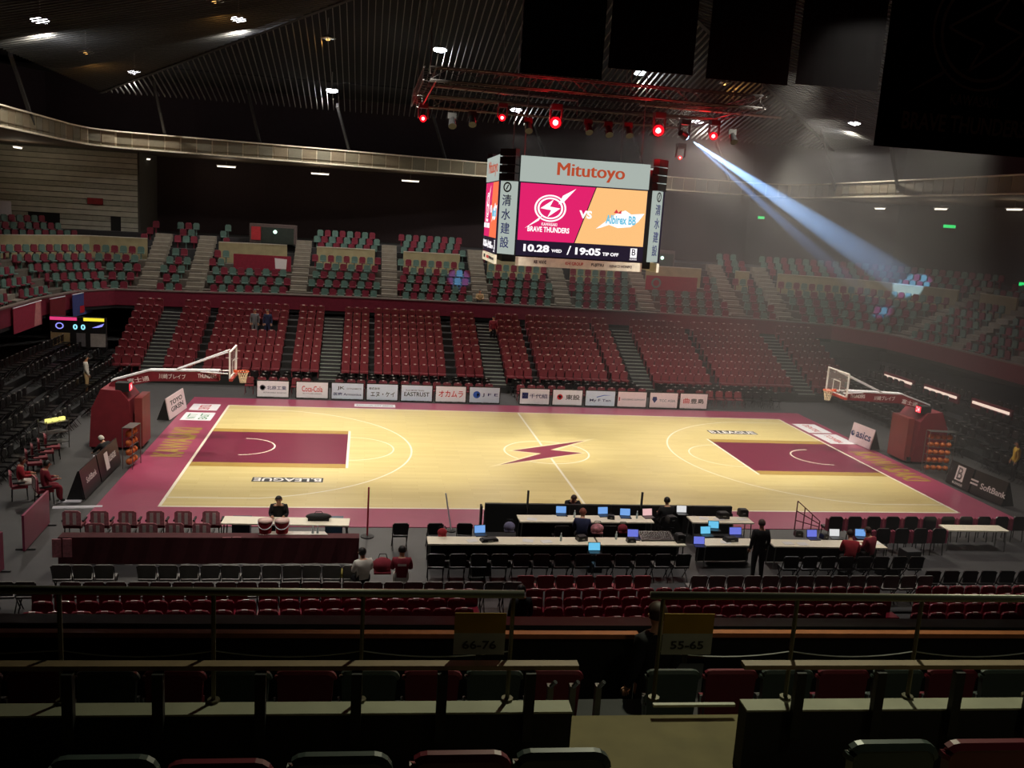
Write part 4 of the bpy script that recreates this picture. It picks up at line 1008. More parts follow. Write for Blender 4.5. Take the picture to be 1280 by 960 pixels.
chair_row(8, 640, 732, .66, 'grey', 'second row behind the draped table', G, skip=(2,))
chair_row(655, 800, 724, .66, 'maroon', 'the row below the press tables', G, .53)
chair_row(870, 1150, 724, .66, 'grey', 'the row below the right press tables', G, .5)
chair_row(1160, 1275, 716, .7, 'black', 'the row at the lower right', G, .53)
chair_row(545, 850, 697, .66, 'black', 'the row close behind the press tables', G, .56)
chair_row(985, 1140, 700, .66, 'black', 'the row behind the right press tables', G, .56)
chair_row(500, 505, 661, .6, 'black', 'the gap left of the press tables', G)
chair_row(543, 580, 661, .6, 'black', 'the pair left of the officials area', G, .8)
chair_row(700, 760, 664, .6, 'black', 'the pair behind the officials table', G, .9)
# right bench: chairs facing the court, near baseline side
def bench_chair(x, y, lab, grp, seatm, towel=None):
    t = thing('bench_chair', lab, 'chair', (x, y, 0), 0, grp)
    MB().prism([(-.23, .46), (.23, .46), (.23, .84), (.17, .9), (-.17, .9), (-.23, .84)], 'y', -.26, -.21).build('backrest', seatm, t)
    MB().box((0, 0, .44), (.48, .46, .08)).build('seat', seatm, t)
    for s in (-1, 1):
        for y_ in (-.2, .2): MB().tube([(s*.2, y_, .42), (s*.22, y_*1.1, 0)], .016, 5).build('leg', m_black, t)
    if towel: MB().prism([(-.24, .5), (.24, .5), (.24, .88), (.17, .93), (-.17, .93), (-.24, .88)], 'y', -.285, -.262).build('seat_cover', towel, t)
    return t
m_bc = mat('bench_magenta', (146, 56, 82), .6)
GB = 'black and magenta chairs of the right bench'
rb = None
for r, (pxa, pxb, py, z) in enumerate(((1040, 1268, 650, .7), (1075, 1168, 665, .7))):
    a, b = atz(pxa, py, z), atz(pxb, py, z); n = 11 if r == 0 else 5
    for i in range(n):
        x, y = a.x+(b.x-a.x)*i/(n-1), a.y+(b.y-a.y)*i/(n-1); lab = 'black right bench chair, %s from the left in the %s row' % (nth(i+1), ('front', 'second')[r])
        if rb is None:
            rb = bench_chair(x, y, lab, GB, m_black_gloss)
            for s in (-1, 1): MB().box((s*.27, -.2, .62), (.05, .14, .4)).build('side_wing', m_bc, rb)
        else: dup(rb, (x, y, 0), 0, lab, GB)
# left bench: maroon chairs with pink and white printed covers, towels on them
m_cover = mat('pink_cover', (196, 126, 134), .8, var=.25, scale=14); m_towel = mat('white_towel', (226, 214, 210), .9)
m_lb = mat('bench_maroon', (120, 30, 46), .6)
GL = 'covered chairs of the left bench'; lb = None
def left_bench(x, y, lab):
    global lb
    if lb is not None: return dup(lb, (x, y, 0), 0, lab, GL)
    lb = bench_chair(x, y, lab, GL, m_lb, m_cover)
    cv = [c for c in lb.children if c.name.startswith('seat_cover')][0]
    for dx in (-.1, .08): MB().box((dx, -.289, .7), (.09, .008, .34)).build('cover_stripe', m_towel, cv)
    for s in (-1, 1): MB().box((s*.27, -.02, .6), (.05, .34, .05)).build('armrest', m_black, lb)
    finish_texts()
for i in range(6):
    a = atz(93+i*34.6, 635, .92); left_bench(a.x, a.y, 'maroon bench chair with a pale printed cover, %s from the left in the front row' % nth(i+1))
for i in range(5):
    a = atz(122+i*33, 651, .9); left_bench(a.x, a.y, 'maroon bench chair with a pale printed cover, %s from the left in the second row' % nth(i+1))
def towel(px, py, z, lab, m=m_cover, w_=.5, h=.5):
    p = atz(px, py, z); t = thing('hanging_towel', lab, 'towel', (p.x, p.y-.05, z-h), 0, 'towels on the draped table')
    MB().box((-.13, 0, h/2), (.22, .03, h)).build('fold', m, t); MB().box((.13, 0, h/2+.01), (.22, .035, h)).build('fold', m, t)
towel(78, 673, .76, 'pink and white towel hung over the left end of the draped table'); towel(290, 671, .76, 'pink and white towel hung over the middle of the draped table')

# ================================================================== PEOPLE
def person(name, lab, loc, rz, joints, cloth, hair=m_hair, group=None, sc_=1.0, hairlen=0.0, held=None):
    """joints: dict of points (local, facing +y). cloth: materials (top, legs, shoes)."""
    J = {k: Vector(v)*sc_ for k, v in joints.items()}
    R = dict(pel=.165, wai=.16, che=.185, nkb=.085, nk=.055, hd0=.07, hd1=.098, hd2=.07, shL=.1, shR=.1, elL=.064, elR=.064, wrL=.042, wrR=.042, paL=.036, paR=.036,
             hpL=.12, hpR=.12, knL=.085, knR=.085, anL=.06, anR=.06, toL=.04, toR=.04)
    names = [k for k in R if k in J]; idx = {k: i for i, k in enumerate(names)}
    E = [('pel', 'wai'), ('wai', 'che'), ('che', 'nkb'), ('nkb', 'nk'), ('nk', 'hd0'), ('hd0', 'hd1'), ('hd1', 'hd2')]
    for s in 'LR': E += [('che', 'sh'+s), ('sh'+s, 'el'+s), ('el'+s, 'wr'+s), ('wr'+s, 'pa'+s), ('pel', 'hp'+s), ('hp'+s, 'kn'+s), ('kn'+s, 'an'+s), ('an'+s, 'to'+s)]
    E = [(a, b) for a, b in E if a in idx and b in idx]
    me = bpy.data.meshes.new('skeleton'); me.from_pydata([J[k] for k in names], [(idx[a], idx[b]) for a, b in E], [])
    o = bpy.data.objects.new('skeleton', me); col.objects.link(o)
    o.modifiers.new('skin', 'SKIN'); ss = o.modifiers.new('sub', 'SUBSURF'); ss.levels = 1; ss.render_levels = 1
    for k in names:
        d = me.skin_vertices[0].data[idx[k]]; d.radius = (R[k]*sc_, R[k]*sc_*(.75 if k in ('pel', 'wai', 'che') else 1)); d.use_root = k == 'pel'
    bpy.context.view_layer.update()
    ev = bpy.data.meshes.new_from_object(o.evaluated_get(bpy.context.evaluated_depsgraph_get())); bpy.data.objects.remove(o)
    mb = MB(); mb.v = [tuple(v.co) for v in ev.vertices]; mb.f = [tuple(p.vertices) for p in ev.polygons]
    segs = [(J[a], J[b], ('skin' if b in ('nk', 'hd0', 'hd1', 'hd2', 'paL', 'paR') else 'legs' if b[:2] in ('kn', 'an', 'hp') else 'shoe' if b[:2] == 'to' else 'top')) for a, b in E]
    def region(p):
        best = None
        for a, b, r in segs:
            ab = b-a; t_ = max(0, min(1, (p-a).dot(ab)/max(1e-9, ab.dot(ab)))); d = (p-(a+ab*t_)).length
            if best is None or d < best[0]: best = (d, r)
        return {'top': 0, 'legs': 1, 'shoe': 2, 'skin': 3}[best[1]]
    mb.m = [region(Vector(p.center)) for p in ev.polygons]
    # five fingers per hand, nose, ears, eyes
    for s in 'LR':
        if 'pa'+s in J:
            w0, p0 = J['wr'+s], J['pa'+s]; d = (p0-w0).normalized(); side = d.cross(Vector((0, 0, 1))); side = side.normalized() if side.length > .1 else Vector((1, 0, 0)); dn = side.cross(d)
            for f, (off, ln) in enumerate(((-.03, .075), (-.01, .085), (.01, .08), (.03, .062))):
                a = p0+side*off*sc_; mb.tube([a, a+d*ln*.55*sc_, a+(d*ln*.9-dn*.02)*sc_], [.0095*sc_, .0085*sc_, .007*sc_], 5, 3)
            th = side*(-1 if s == 'L' else 1); a = w0+(p0-w0)*.35+th*.025*sc_; mb.tube([a, a+(th*.03+d*.025)*sc_, a+(th*.035+d*.06)*sc_], [.011*sc_, .01*sc_, .008*sc_], 5, 3)
    hc = J['hd1']; upv = (J['hd2']-J['hd0']).normalized(); fw = (J['face']-hc).normalized() if 'face' in J else Vector((0, 1, 0)); fw = (fw-upv*fw.dot(upv)).normalized(); sd_ = fw.cross(upv)
    mb.tube([hc+fw*.088*sc_+upv*.02*sc_, hc+fw*.115*sc_-upv*.02*sc_], [.01*sc_, .016*sc_], 5, 3)
    for q in (-1, 1):
        mb.ball(hc+sd_*q*.092*sc_, (.02*sc_,)*3, 6, 4, 3); mb.ball(hc+fw*.085*sc_+sd_*q*.033*sc_+upv*.022*sc_, (.011*sc_,)*3, 6, 4, 4)
    mb.tube([hc+fw*.09*sc_-upv*.045*sc_-sd_*.022*sc_, hc+fw*.09*sc_-upv*.045*sc_+sd_*.022*sc_], .006*sc_, 4, 5)
    body = mb.build('body', list(cloth)+[m_skin, m_print_black, mat('lip', (160, 90, 84), .6, var=0)], None, True)
    root = thing(name, lab, 'person', loc, rz, group); body.parent = root
    h = MB(); M = Matrix((( sd_.x, fw.x, upv.x), (sd_.y, fw.y, upv.y), (sd_.z, fw.z, upv.z)))
    nu, nv = 14, 7; pts = []
    for j in range(nv+1):
        for i in range(nu):
            a = 2*math.pi*i/nu; fr_ = math.sin(a); lim = (math.pi*.62+hairlen) if fr_ < .2 else math.pi*.36
            th = lim*j/nv; r_ = .112*sc_
            v = Vector((r_*math.sin(th)*math.cos(a)*.93, r_*math.sin(th)*math.sin(a)-.006*sc_, r_*1.06*math.cos(th)+.012*sc_))
            pts.append(hc+M @ v)
    h.add(pts, [(j*nu+i, j*nu+(i+1) % nu, (j+1)*nu+(i+1) % nu, (j+1)*nu+i) for j in range(nv) for i in range(nu)]); h.build('hair', hair, root, True)
    return root
def pose(kind, reach=0.0, lean=0.0):
    if kind == 'stand':
        J = dict(pel=(0, 0, .95), wai=(0, .01, 1.1), che=(0, .0, 1.34), nkb=(0, -.01, 1.48), nk=(0, .0, 1.54), hd0=(0, .02, 1.58), hd1=(0, .03, 1.66), hd2=(0, .02, 1.74), face=(0, 1, 1.6),
                 shL=(-.19, -.01, 1.42), elL=(-.25, -.03, 1.14), wrL=(-.24, .08, .9), paL=(-.235, .11, .83), shR=(.19, -.01, 1.42), elR=(.25, -.03, 1.14), wrR=(.23, .1, .9), paR=(.22, .13, .83),
                 hpL=(-.1, 0, .9), knL=(-.11, .03, .5), anL=(-.12, -.02, .09), toL=(-.13, .13, .045), hpR=(.1, 0, .9), knR=(.12, .02, .5), anR=(.13, -.03, .09), toR=(.15, .12, .045))
    elif kind == 'sit':
        f = .0
        J = dict(pel=(0, 0, .55), wai=(0, .02, .7), che=(0, .04+lean*.5, .94), nkb=(0, .06+lean*.8, 1.07), nk=(0, .08+lean, 1.13), hd0=(0, .1+lean*1.1, 1.17), hd1=(0, .12+lean*1.2, 1.25), hd2=(0, .11+lean*1.2, 1.33), face=(0, 1, .9),
                 shL=(-.19, .04+lean*.6, 1.02), elL=(-.24, .12+reach*.4, .78), wrL=(-.16, .34+reach, .79), paL=(-.14, .41+reach, .79), shR=(.19, .04+lean*.6, 1.02), elR=(.24, .12+reach*.4, .78), wrR=(.16, .34+reach, .79), paR=(.14, .41+reach, .79),
                 hpL=(-.1, .06, .54), knL=(-.13, .44, .53), anL=(-.13, .44, .09), toL=(-.13, .58, .045), hpR=(.1, .06, .54), knR=(.13, .44, .53), anR=(.13, .44, .09), toR=(.13, .58, .045))
    else:  # crouch
        J = dict(pel=(0, -.12, .36), wai=(0, -.04, .5), che=(0, .08, .7), nkb=(0, .16, .8), nk=(0, .2, .85), hd0=(0, .23, .88), hd1=(0, .27, .94), hd2=(0, .28, 1.02), face=(0, 1, .6),
                 shL=(-.19, .12, .76), elL=(-.25, .3, .58), wrL=(-.16, .46, .46), paL=(-.14, .52, .42), shR=(.19, .12, .76), elR=(.25, .3, .58), wrR=(.16, .46, .46), paR=(.14, .52, .42),
                 hpL=(-.11, -.08, .36), knL=(-.18, .28, .46), anL=(-.16, .02, .1), toL=(-.18, .16, .045), hpR=(.11, -.08, .36), knR=(.18, .28, .46), anR=(.16, .02, .1), toR=(.18, .16, .045))
    return J
c_blk = mat('black_cloth', (24, 24, 27), .9); c_nav = mat('navy_cloth', (34, 40, 72), .9); c_wht = mat('white_cloth', (222, 218, 208), .9); c_red = mat('red_cloth', (168, 42, 54), .9); c_jer = mat('maroon_jersey', (132, 36, 52), .9)
c_gry = mat('grey_cloth', (110, 112, 116), .9); c_yel = mat('yellow_cloth', (214, 176, 60), .9); c_tan = mat('tan_cloth', (178, 150, 108), .9); h_br = mat('brown_hair', (52, 30, 22), .6)
def P(px, py, zref, *a): p = atz(px, py, zref); return (p.x, p.y, 0)
p = atz(953, 653, 1.7); person('person', 'standing person in a dark suit seen from behind at the press tables', (p.x, p.y, 0), 0, pose('stand'), (c_blk, c_blk, m_black), mat('greying_hair', (92, 76, 70), .7))
p = atz(834, 624, 1.3); person('person', 'seated person in black with black hair at the officials table', (p.x, p.y-.12, 0), 0, pose('sit'), (c_blk, c_blk, m_black))
p = atz(348, 624, 1.3); person('person', 'seated person in black leaning on the white bench table', (p.x, p.y+.3, 0), math.pi, pose('sit', 0, .08), (c_blk, c_blk, m_black))
p = aty(717, 629, -9.1); person('person', 'brown haired person mostly hidden behind the black sideline board', (p.x, p.y+.27, 0), math.pi, pose('crouch'), (c_blk, c_blk, m_black), h_br)
p = atz(728, 640, 1.28); person('person', 'person with reddish brown hair bent over the white officials table', (p.x, p.y-.1, 0), -.2, pose('sit', 0, .05), (c_nav, c_blk, m_black), mat('reddish_hair', (128, 66, 50), .6))
p = atz(455, 692, 1.25); person('person', 'seated person in a white shirt with long black hair near the rail', (p.x, p.y, 0), .4, pose('sit', -.1), (c_wht, c_blk, m_black), hairlen=.35)
p = atz(503, 690, 1.25); t = person('person', 'seated person in a maroon jersey with white lettering near the rail', (p.x, p.y, 0), 0, pose('sit', -.1), (c_jer, c_wht, m_black))
MB().box((0, -.128, .95), (.22, .012, .06), rx=.1).build('jersey_print', m_print_white, t)
p = atz(1064, 668, 1.3); person('person', 'seated person in a red jacket bending over the right press table', (p.x, p.y-.1, 0), -.3, pose('sit', .05, .15), (c_red, c_blk, m_black), h_br)
p = atz(1092, 664, 1.3); person('person', 'seated person in dark red beside the rightmost laptop', (p.x, p.y, 0), .5, pose('sit', 0, .05), (c_jer, c_blk, m_black), h_br)
p = atx(107, 440, -20.5); person('person', 'person in white and tan standing in the black left stand', (p.x, p.y, .35), -1.2, pose('stand'), (c_wht, c_tan, m_black), group=None)
p = atz(134, 551, .9); person('person', 'crouching person in black with a pale cap beside the left ball rack', (p.x, p.y, 0), 1.1, pose('crouch'), (c_blk, c_blk, m_black), c_wht)
p = atz(23, 574, 1.3); SIT1 = (p.x, p.y, -1.2); person('person', 'seated person in red and white at the far left edge', (p.x, p.y, 0), -1.2, pose('sit'), (c_red, c_wht, m_black), h_br)
p = atz(54, 583, 1.2); SIT2 = (p.x, p.y, -1.0); person('person', 'seated person in dark maroon beside the red chairs at the left', (p.x, p.y, 0), -1.0, pose('sit'), (c_jer, c_jer, m_black))
for px, cl, lab in ((319, (c_gry, c_gry, m_black), 'standing person in pale grey high in the far stand'), (335, (c_nav, c_nav, m_black), 'standing person in navy high in the far stand')):
    person('person', lab, (aty(px, 392, 17.2).x, 17.02, LZ[6]-.3), math.pi, pose('stand'), cl, sc_=.92)
p = aty(617, 400, 17.3); person('person', 'person in dark red on the middle stair of the far stand', (p.x, 17.3, LZ[6]-.12), math.pi, pose('stand'), (c_jer, c_blk, m_black), sc_=.9)
p = aty(601, 361, 23.9); person('person', 'person in tan leaning at the balcony edge above the middle stair', (p.x, 24.3, ROWZ[0]-.1), math.pi, pose('sit'), (c_tan, c_blk, m_black))
p = atx(1271, 566, 19.4); person('person', 'person in a yellow top standing at the right edge', (p.x, p.y, 0), 1.2, pose('stand'), (c_yel, c_blk, m_black))
p = atx(1180, 535, 18.6); person('person', 'person in pale grey standing behind the right basket stand', (p.x, p.y, 0), 1.5, pose('stand'), (c_gry, c_nav, m_black))

# ================================================================== THINGS ON THE TABLES
def laptop(px, py, z, colr, lab, rz=0.0, wd=.36):
    p = atz(px, py, z); t = thing('laptop', lab, 'laptop', (p.x, p.y, z), rz, 'laptops and monitors on the press tables')
    MB().box((0, 0, .012), (wd, .24, .022)).build('keyboard_base', m_black_gloss, t)
    mb = MB(); mb.box((0, 0, .13), (wd, .02, .25)); M = Matrix.Translation((0, .12, 0)) @ Matrix.Rotation(-.25, 4, 'X'); mb.v = [tuple(M @ Vector(v)) for v in mb.v]; sc_ = mb.build('lid', m_black_gloss, t)
    mb = MB(); mb.box((0, -.013, .135), (wd*.92, .004, .21)); mb.v = [tuple(M @ Vector(v)) for v in mb.v]; mb.build('display', emit('display_%s' % colr, {'blue': (120, 170, 235), 'white': (226, 226, 226), 'violet': (110, 120, 220), 'cyan': (110, 200, 240), 'pink': (240, 190, 190)}[colr], .95), sc_)
    return t
ZT = .72
for i, (px, py, c, lab) in enumerate(((702, 642, 'blue', 'laptop with a blue screen, first on the officials table'), (755, 643, 'blue', 'laptop with a blue screen, second on the officials table'), (782, 645, 'blue', 'laptop with a blue screen, third on the officials table'), (811, 645, 'pink', 'laptop with a pale pink screen at the officials table end'),
    (853, 641, 'white', 'laptop with a pale screen behind the seated black figure'), (884, 668, 'cyan', 'monitor with cyan windows on the lit press table'), (893, 661, 'cyan', 'monitor with bright rows behind the cyan one'), (921, 669, 'violet', 'wide violet monitor on the lit press table'), (601, 667, 'blue', 'laptop open on the left press table'),
    (744, 691, 'cyan', 'small bright screen on the floor behind the press table'), (875, 681, 'violet', 'dark violet monitor at the corner of the lit table'), (792, 672, 'violet', 'violet monitor among cables on the middle press table'), (1017, 672, 'violet', 'laptop with a violet screen right of the standing man'), (1045, 671, 'white', 'laptop with a white screen on the right press table'), (1077, 671, 'blue', 'laptop with a bright blue screen on the right press table'))):
    if 'floor' in lab:
        p = atz(px, py, .55); t = laptop(px, py, .55, c, 'small bright screen on a low box behind the press table'); MB().box((0, 0, -.28), (.4, .3, .53)).build('low_box', m_black, t)
    else: laptop(px, py+2, ZT, c, lab, random.uniform(-.15, .15), .4 if 'wide' in lab else .34)
def paper(px, py, lab, rz=0, w_=.3, n=1):
    p = atz(px, py, ZT); t = thing('paper_sheet', lab, 'paper', (p.x, p.y, ZT), rz, 'papers on the tables'); MB().box((0, 0, .004), (w_, .24, .006)).build('sheet', mat('paper_white', (236, 236, 232), .8, var=0), t)
for i, (px, py, lab) in enumerate(((665, 649, 'white paper at the left end of the officials table'), (880, 648, 'white paper spread on the short officials table'), (899, 649, 'second white paper on the short officials table'), (928, 649, 'white paper at the right end of the short officials table'), (590, 676, 'white folded paper beside the bag on the left press table'), (660, 676, 'white paper in the middle of the left press table'), (683, 677, 'cream paper right of the middle of the left press table'),
    (907, 678, 'white paper under the cyan monitor'), (985, 679, 'white paper right of the standing man'), (1003, 680, 'second white paper right of the standing man'), (1095, 679, 'white paper beside the rightmost laptop'))): paper(px, py, lab, random.uniform(-.4, .4))
def bottle(px, py, lab, m=None, z=ZT):
    p = atz(px, py, z); t = thing('bottle', lab, 'bottle', (p.x, p.y, z), 0, 'bottles on the tables')
    MB().lathe([(.032, 0), (.034, .02), (.034, .14), (.014, .19), (.014, .22)], 10).build('bottle_body', m or mat('pale_plastic', (190, 206, 206), .25), t, True); MB().lathe([(.016, .215), (.016, .24)], 8).build('cap', m_white, t)
for px, py, lab in ((391, 667, 'clear bottle on the draped table, left of a pair'), (397, 667, 'clear bottle on the draped table, right of a pair'), (718, 647, 'white bottle beside the reddish haired person'), (796, 648, 'white bottle beside the pink laptop'), (701, 676, 'teal bottle on the left press table'), (770, 674, 'green bottle beside the violet monitor')): bottle(px, py, lab, z=.75 if py == 667 else ZT)
def cooler(px, py, lab):
    p = atz(px, py, .75); t = thing('drink_cooler', lab, 'cooler', (p.x, p.y+.12, .75), 0, 'red drink coolers')
    MB().lathe([(.16, 0), (.19, .3), (.19, .33)], 16).build('tub', c_red, t, True); MB().lathe([(.2, .33), (.2, .38), (.1, .41)], 16).build('lid', mat('cooler_lid', (226, 190, 180), .5), t, True)
    MB().tube([(.2*math.cos(a), -.2*abs(math.sin(a))-.02, .33-.16*math.sin(a)) for a in [math.pi*i/10 for i in range(11)]], .012, 5).build('handle', m_white, t)
cooler(331, 668, 'red drink cooler with pale lid on the draped table, left one'); cooler(352, 668, 'red drink cooler with pale lid on the draped table, right one')
a, b = atz(322, 669, .752), atz(410, 669, .752); t = thing('white_cloth', 'white cloth spread on the draped table under the bottles', 'cloth', ((a.x+b.x)/2, a.y+.15, .752)); MB().prism([(-(b.x-a.x)/2, -.12), ((b.x-a.x)/2, -.12), ((b.x-a.x)/2-.1, .14), (-(b.x-a.x)/2+.3, .14)], 'z', 0, .012).build('cloth_sheet', c_wht, t)
def crate(px, py, lab):
    p = atz(px, py, .0); t = thing('crate', lab, 'crate', (p.x, p.y, 0), 0, 'teal crates by the bench table'); f = MB()
    f.box((0, 0, .02), (.5, .4, .03))
    for s in (-1, 1): f.box((s*.24, 0, .3), (.02, .4, .56)); f.box((0, s*.19, .3), (.5, .02, .56))
    f.build('tub', mat('teal_plastic', (40, 66, 88), .5), t); MB().box((0, 0, .585), (.54, .44, .03)).build('rim', mat('teal_rim', (50, 78, 98), .5), t)
crate(302, 672, 'teal blue crate in front of the bench table, left one'); crate(417, 672, 'teal blue crate in front of the bench table, right one')
def bag(px, py, z, lab, m, s=(.5, .3, .24)):
    p = atz(px, py, z); t = thing('bag', lab, 'bag', (p.x, p.y+.1, z)); mb = MB(); mb.ball((0, 0, s[2]/2), (s[0]/2, s[1]/2, s[2]/2), 12, 8); mb.box((0, 0, .03), (s[0]*.8, s[1]*.8, .06)); mb.build('bag_body', m, t, True)
    MB().tube([(-.12, 0, s[2]*.9), (-.08, 0, s[2]*1.25), (.08, 0, s[2]*1.25), (.12, 0, s[2]*.9)], .012, 5).build('handle', m_black, t)
bag(398, 651, ZT, 'black bag lying on the white bench table', m_black, (.75, .34, .2))
bag(478, 717, .47, 'maroon bag with white top between the two seated fans', c_jer, (.55, .4, .4)); bag(430, 722, .45, 'pink and olive bundle beside the fan in white', mat('olive_bundle', (150, 140, 70), .9), (.8, .3, .2))
bag(637, 666, ZT, 'grey violet bag on the left press table', mat('violet_grey_cloth', (120, 118, 150), .9), (.34, .26, .3)); bag(553, 671, ZT, 'small red patterned bag on the left end of the press table', c_red, (.28, .22, .22)); bag(747, 668, ZT, 'bag with pink and white print on the middle press table', mat('mixed_cloth', (196, 130, 140), .9, var=.6, scale=9), (.4, .26, .3)); bag(779, 667, ZT, 'dark maroon bag beside the mixed bag', c_jer, (.3, .24, .26))
def gear(px, py, z, s_, lab, m=m_black_gloss):
    p = atz(px, py, z); t = thing('equipment_case', lab, 'equipment', (p.x, p.y+.12, z), random.uniform(-.3, .3), 'dark equipment cases of the press rows')
    MB().box((0, 0, s_[2]/2), s_, top=.94).build('case_body', m, t); MB().box((0, 0, s_[2]+.012), (s_[0]*.8, s_[1]*.8, .02)).build('case_lid', m_dark, t); MB().box((0, -s_[1]/2-.006, s_[2]*.55), (s_[0]*.3, .012, .03)).build('case_latch', m_steel, t)
for px, py, z, s_, lab in ((728, 677, ZT, (.3, .24, .12), 'black case left of the mixed bag on the press table'), (790, 679, ZT, (.26, .2, .1), 'small black case before the maroon bag'), (851, 679, ZT, (.24, .3, .22), 'black case at the right end of the middle press table'), (612, 678, ZT, (.5, .24, .07), 'flat black case below the left laptop'),
    (765, 650, ZT, (.22, .18, .1), 'small black case between the blue laptops'), (840, 655, ZT, (.3, .26, .2), 'black case beside the seated black figure'), (905, 649, ZT, (.36, .26, .18), 'dark case behind the papers of the short table'), (930, 646, ZT, (.3, .26, .2), 'dark case at the far end of the short table'),
    (915, 678, ZT, (.4, .24, .1), 'dark keyboard case under the violet monitor'), (1000, 672, ZT, (.24, .2, .16), 'dark case left of the violet laptop'), (1032, 675, ZT, (.2, .2, .14), 'dark case between the two right laptops'), (1112, 699, .5, (.6, .4, .4), 'large dark case on the floor at the right end'),
    (1138, 686, .55, (.5, .4, .5), 'large dark case with a pale paper on top at the right end'), (600, 700, .4, (.5, .4, .38), 'dark case on the floor behind the left press table')): 
    if z < .6: p = atz(px, py, z); z = .0; t = thing('equipment_case', lab, 'equipment', (p.x, p.y, 0), .1, 'dark equipment cases of the press rows'); MB().box((0, 0, s_[2]/2), s_).build('case_body', m_black, t); MB().box((0, 0, s_[2]+.01), (s_[0]*.96, s_[1]*.96, .03)).build('case_lid', m_dark, t)
    else: gear(px, py, z, s_, lab)
# mixing desk and cables in the middle table
p = atz(822, 676, ZT); t = thing('mixing_desk', 'dark mixing desk with small knobs on the middle press table', 'mixer', (p.x, p.y+.2, ZT)); MB().prism([(-.25, 0), (.25, 0), (.25, .14), (-.25, .05)], 'x', -.5, .5).build('console', m_black_gloss, t)
kb = MB()
for i in range(12):
    for j in range(4): kb.box((-.42+.075*i, -.15+.1*j, .085+.018*j), (.025, .025, .025))
o = kb.build('knob_field', m_steel, t); o['kind'] = 'stuff'
# railing by the right officials end (slanted steps rail), left poles
a, b = atz(993, 662, 0), atz(1026, 664, 0); t = thing('slanted_handrail', 'dark pink sloping handrail right of the officials area', 'handrail', (a.x, a.y, 0)); m_hr = mat('handrail_maroon', (104, 52, 62), .5); L = b.x-a.x
for i in range(4): MB().tube([(L*i/3, 0, 0), (L*i/3, 0, 1.0-.7*i/3)], .02, 5).build('upright', m_hr, t)
for f in (1.0, .66, .33): MB().tube([(0, 0, f), (L, 0, .3*f)], .018, 5).build('rail', m_hr, t)
p = atz(459, 671, 0); t = thing('red_pole', 'slim dark red pole on a round foot left of the black chair', 'pole', (p.x, p.y, 0)); MB().tube([(0, 0, 0), (0, 0, 1.55)], .03, 6).build('shaft', c_red, t); MB().lathe([(.2, 0), (.2, .03), (.05, .05)], 14).build('foot', m_black, t)
p = atz(560, 664, 0); t = thing('white_pole', 'white leaning pole beside the pair of black chairs', 'pole', (p.x, p.y, 0)); MB().tube([(.1, 0, .02), (-.12, .1, 1.2)], .025, 6).build('shaft', m_white, t); MB().lathe([(.14, 0), (.14, .03), (.05, .05)], 14, 0, (.1, 0, 0)).build('foot', m_black, t)
# left floor: maroon partition, red chairs, lit trolley, cables
def panel_px(pxa, pxb, h, lab, m):
    a, b = atz(*pxa, 0), atz(*pxb, 0); t = thing('floor_partition', lab, 'partition', ((a.x+b.x)/2, (a.y+b.y)/2, 0), math.atan2(b.y-a.y, b.x-a.x)); L = (b-a).length
    MB().box((0, 0, h/2+.03), (L, .06, h)).build('panel_face', m, t)
    for s in (-1, 1): MB().box((s*(L/2-.15), 0, .02), (.06, .5, .03)).build('foot', m_black, t)
panel_px((30, 690), (61, 655), 1.0, 'maroon standing partition at the lower left', m_court_mar); panel_px((-30, 740), (4, 712), 1.0, 'maroon partition cut by the left edge of the picture', m_court_mar)
for i, (px, py) in enumerate(((43, 578), (50, 571), (58, 564), (66, 558))):
    p = atz(px, py, .45); dup(lb, (p.x, p.y, 0), -1.2, 'red bench chair at the left floor edge, %s from the camera' % nth(i+1), 'red chairs at the left floor edge')
for (x, y, rz), lab in ((SIT1, 'red bench chair under the person in red and white at the left edge'), (SIT2, 'red bench chair under the person in dark maroon at the left')):
    dup(lb, (x, y, 0), rz, lab, 'red chairs at the left floor edge')
q = atz(348, 624, 1.3); near_chair(q.x, q.y+.3, math.pi, 'black', 'black folding chair under the person leaning on the white bench table', G)
q = atz(834, 624, 1.3); near_chair(q.x, q.y-.12, 0, 'black', 'black folding chair under the black haired person at the officials table', G)
p = atz(68, 562, 0); t = thing('lit_trolley', 'metal trolley with a yellow lit top at the left floor', 'trolley', (p.x, p.y, 0), .9)
for sx in (-1, 1):
    for sy in (-1, 1): MB().tube([(sx*.45, sy*.25, .05), (sx*.45, sy*.25, 1.2)], .02, 5).build('upright', m_steel, t)
for z in (.3, .7, 1.1): MB().box((0, 0, z), (.9, .5, .03)).build('shelf', m_steel, t)
for i in range(3): MB().box((-.28+.28*i, -.1, 1.19), (.2, .12, .12)).build('yellow_lamp', emit('trolley_lamp', (250, 240, 130), 1.3), t)
def white_strip(pxa, pxb, lab):
    a, b = atz(*pxa, .02), atz(*pxb, .02); t = thing('cable_cover', lab, 'cable cover', ((a.x+b.x)/2, (a.y+b.y)/2, 0), math.atan2(b.y-a.y, b.x-a.x)); MB().prism([(-.09, 0), (.09, 0), (.05, .04), (-.05, .04)], 'x', -(b-a).length/2, (b-a).length/2).build('cover_strip', m_white, t)
white_strip((66, 634), (128, 633), 'white floor strip at the near left corner of the court'); white_strip((74, 626), (102, 626), 'short white floor strip above the long one at the left'); white_strip((117, 570), (128, 570), 'short white floor strip beside the left ball rack')
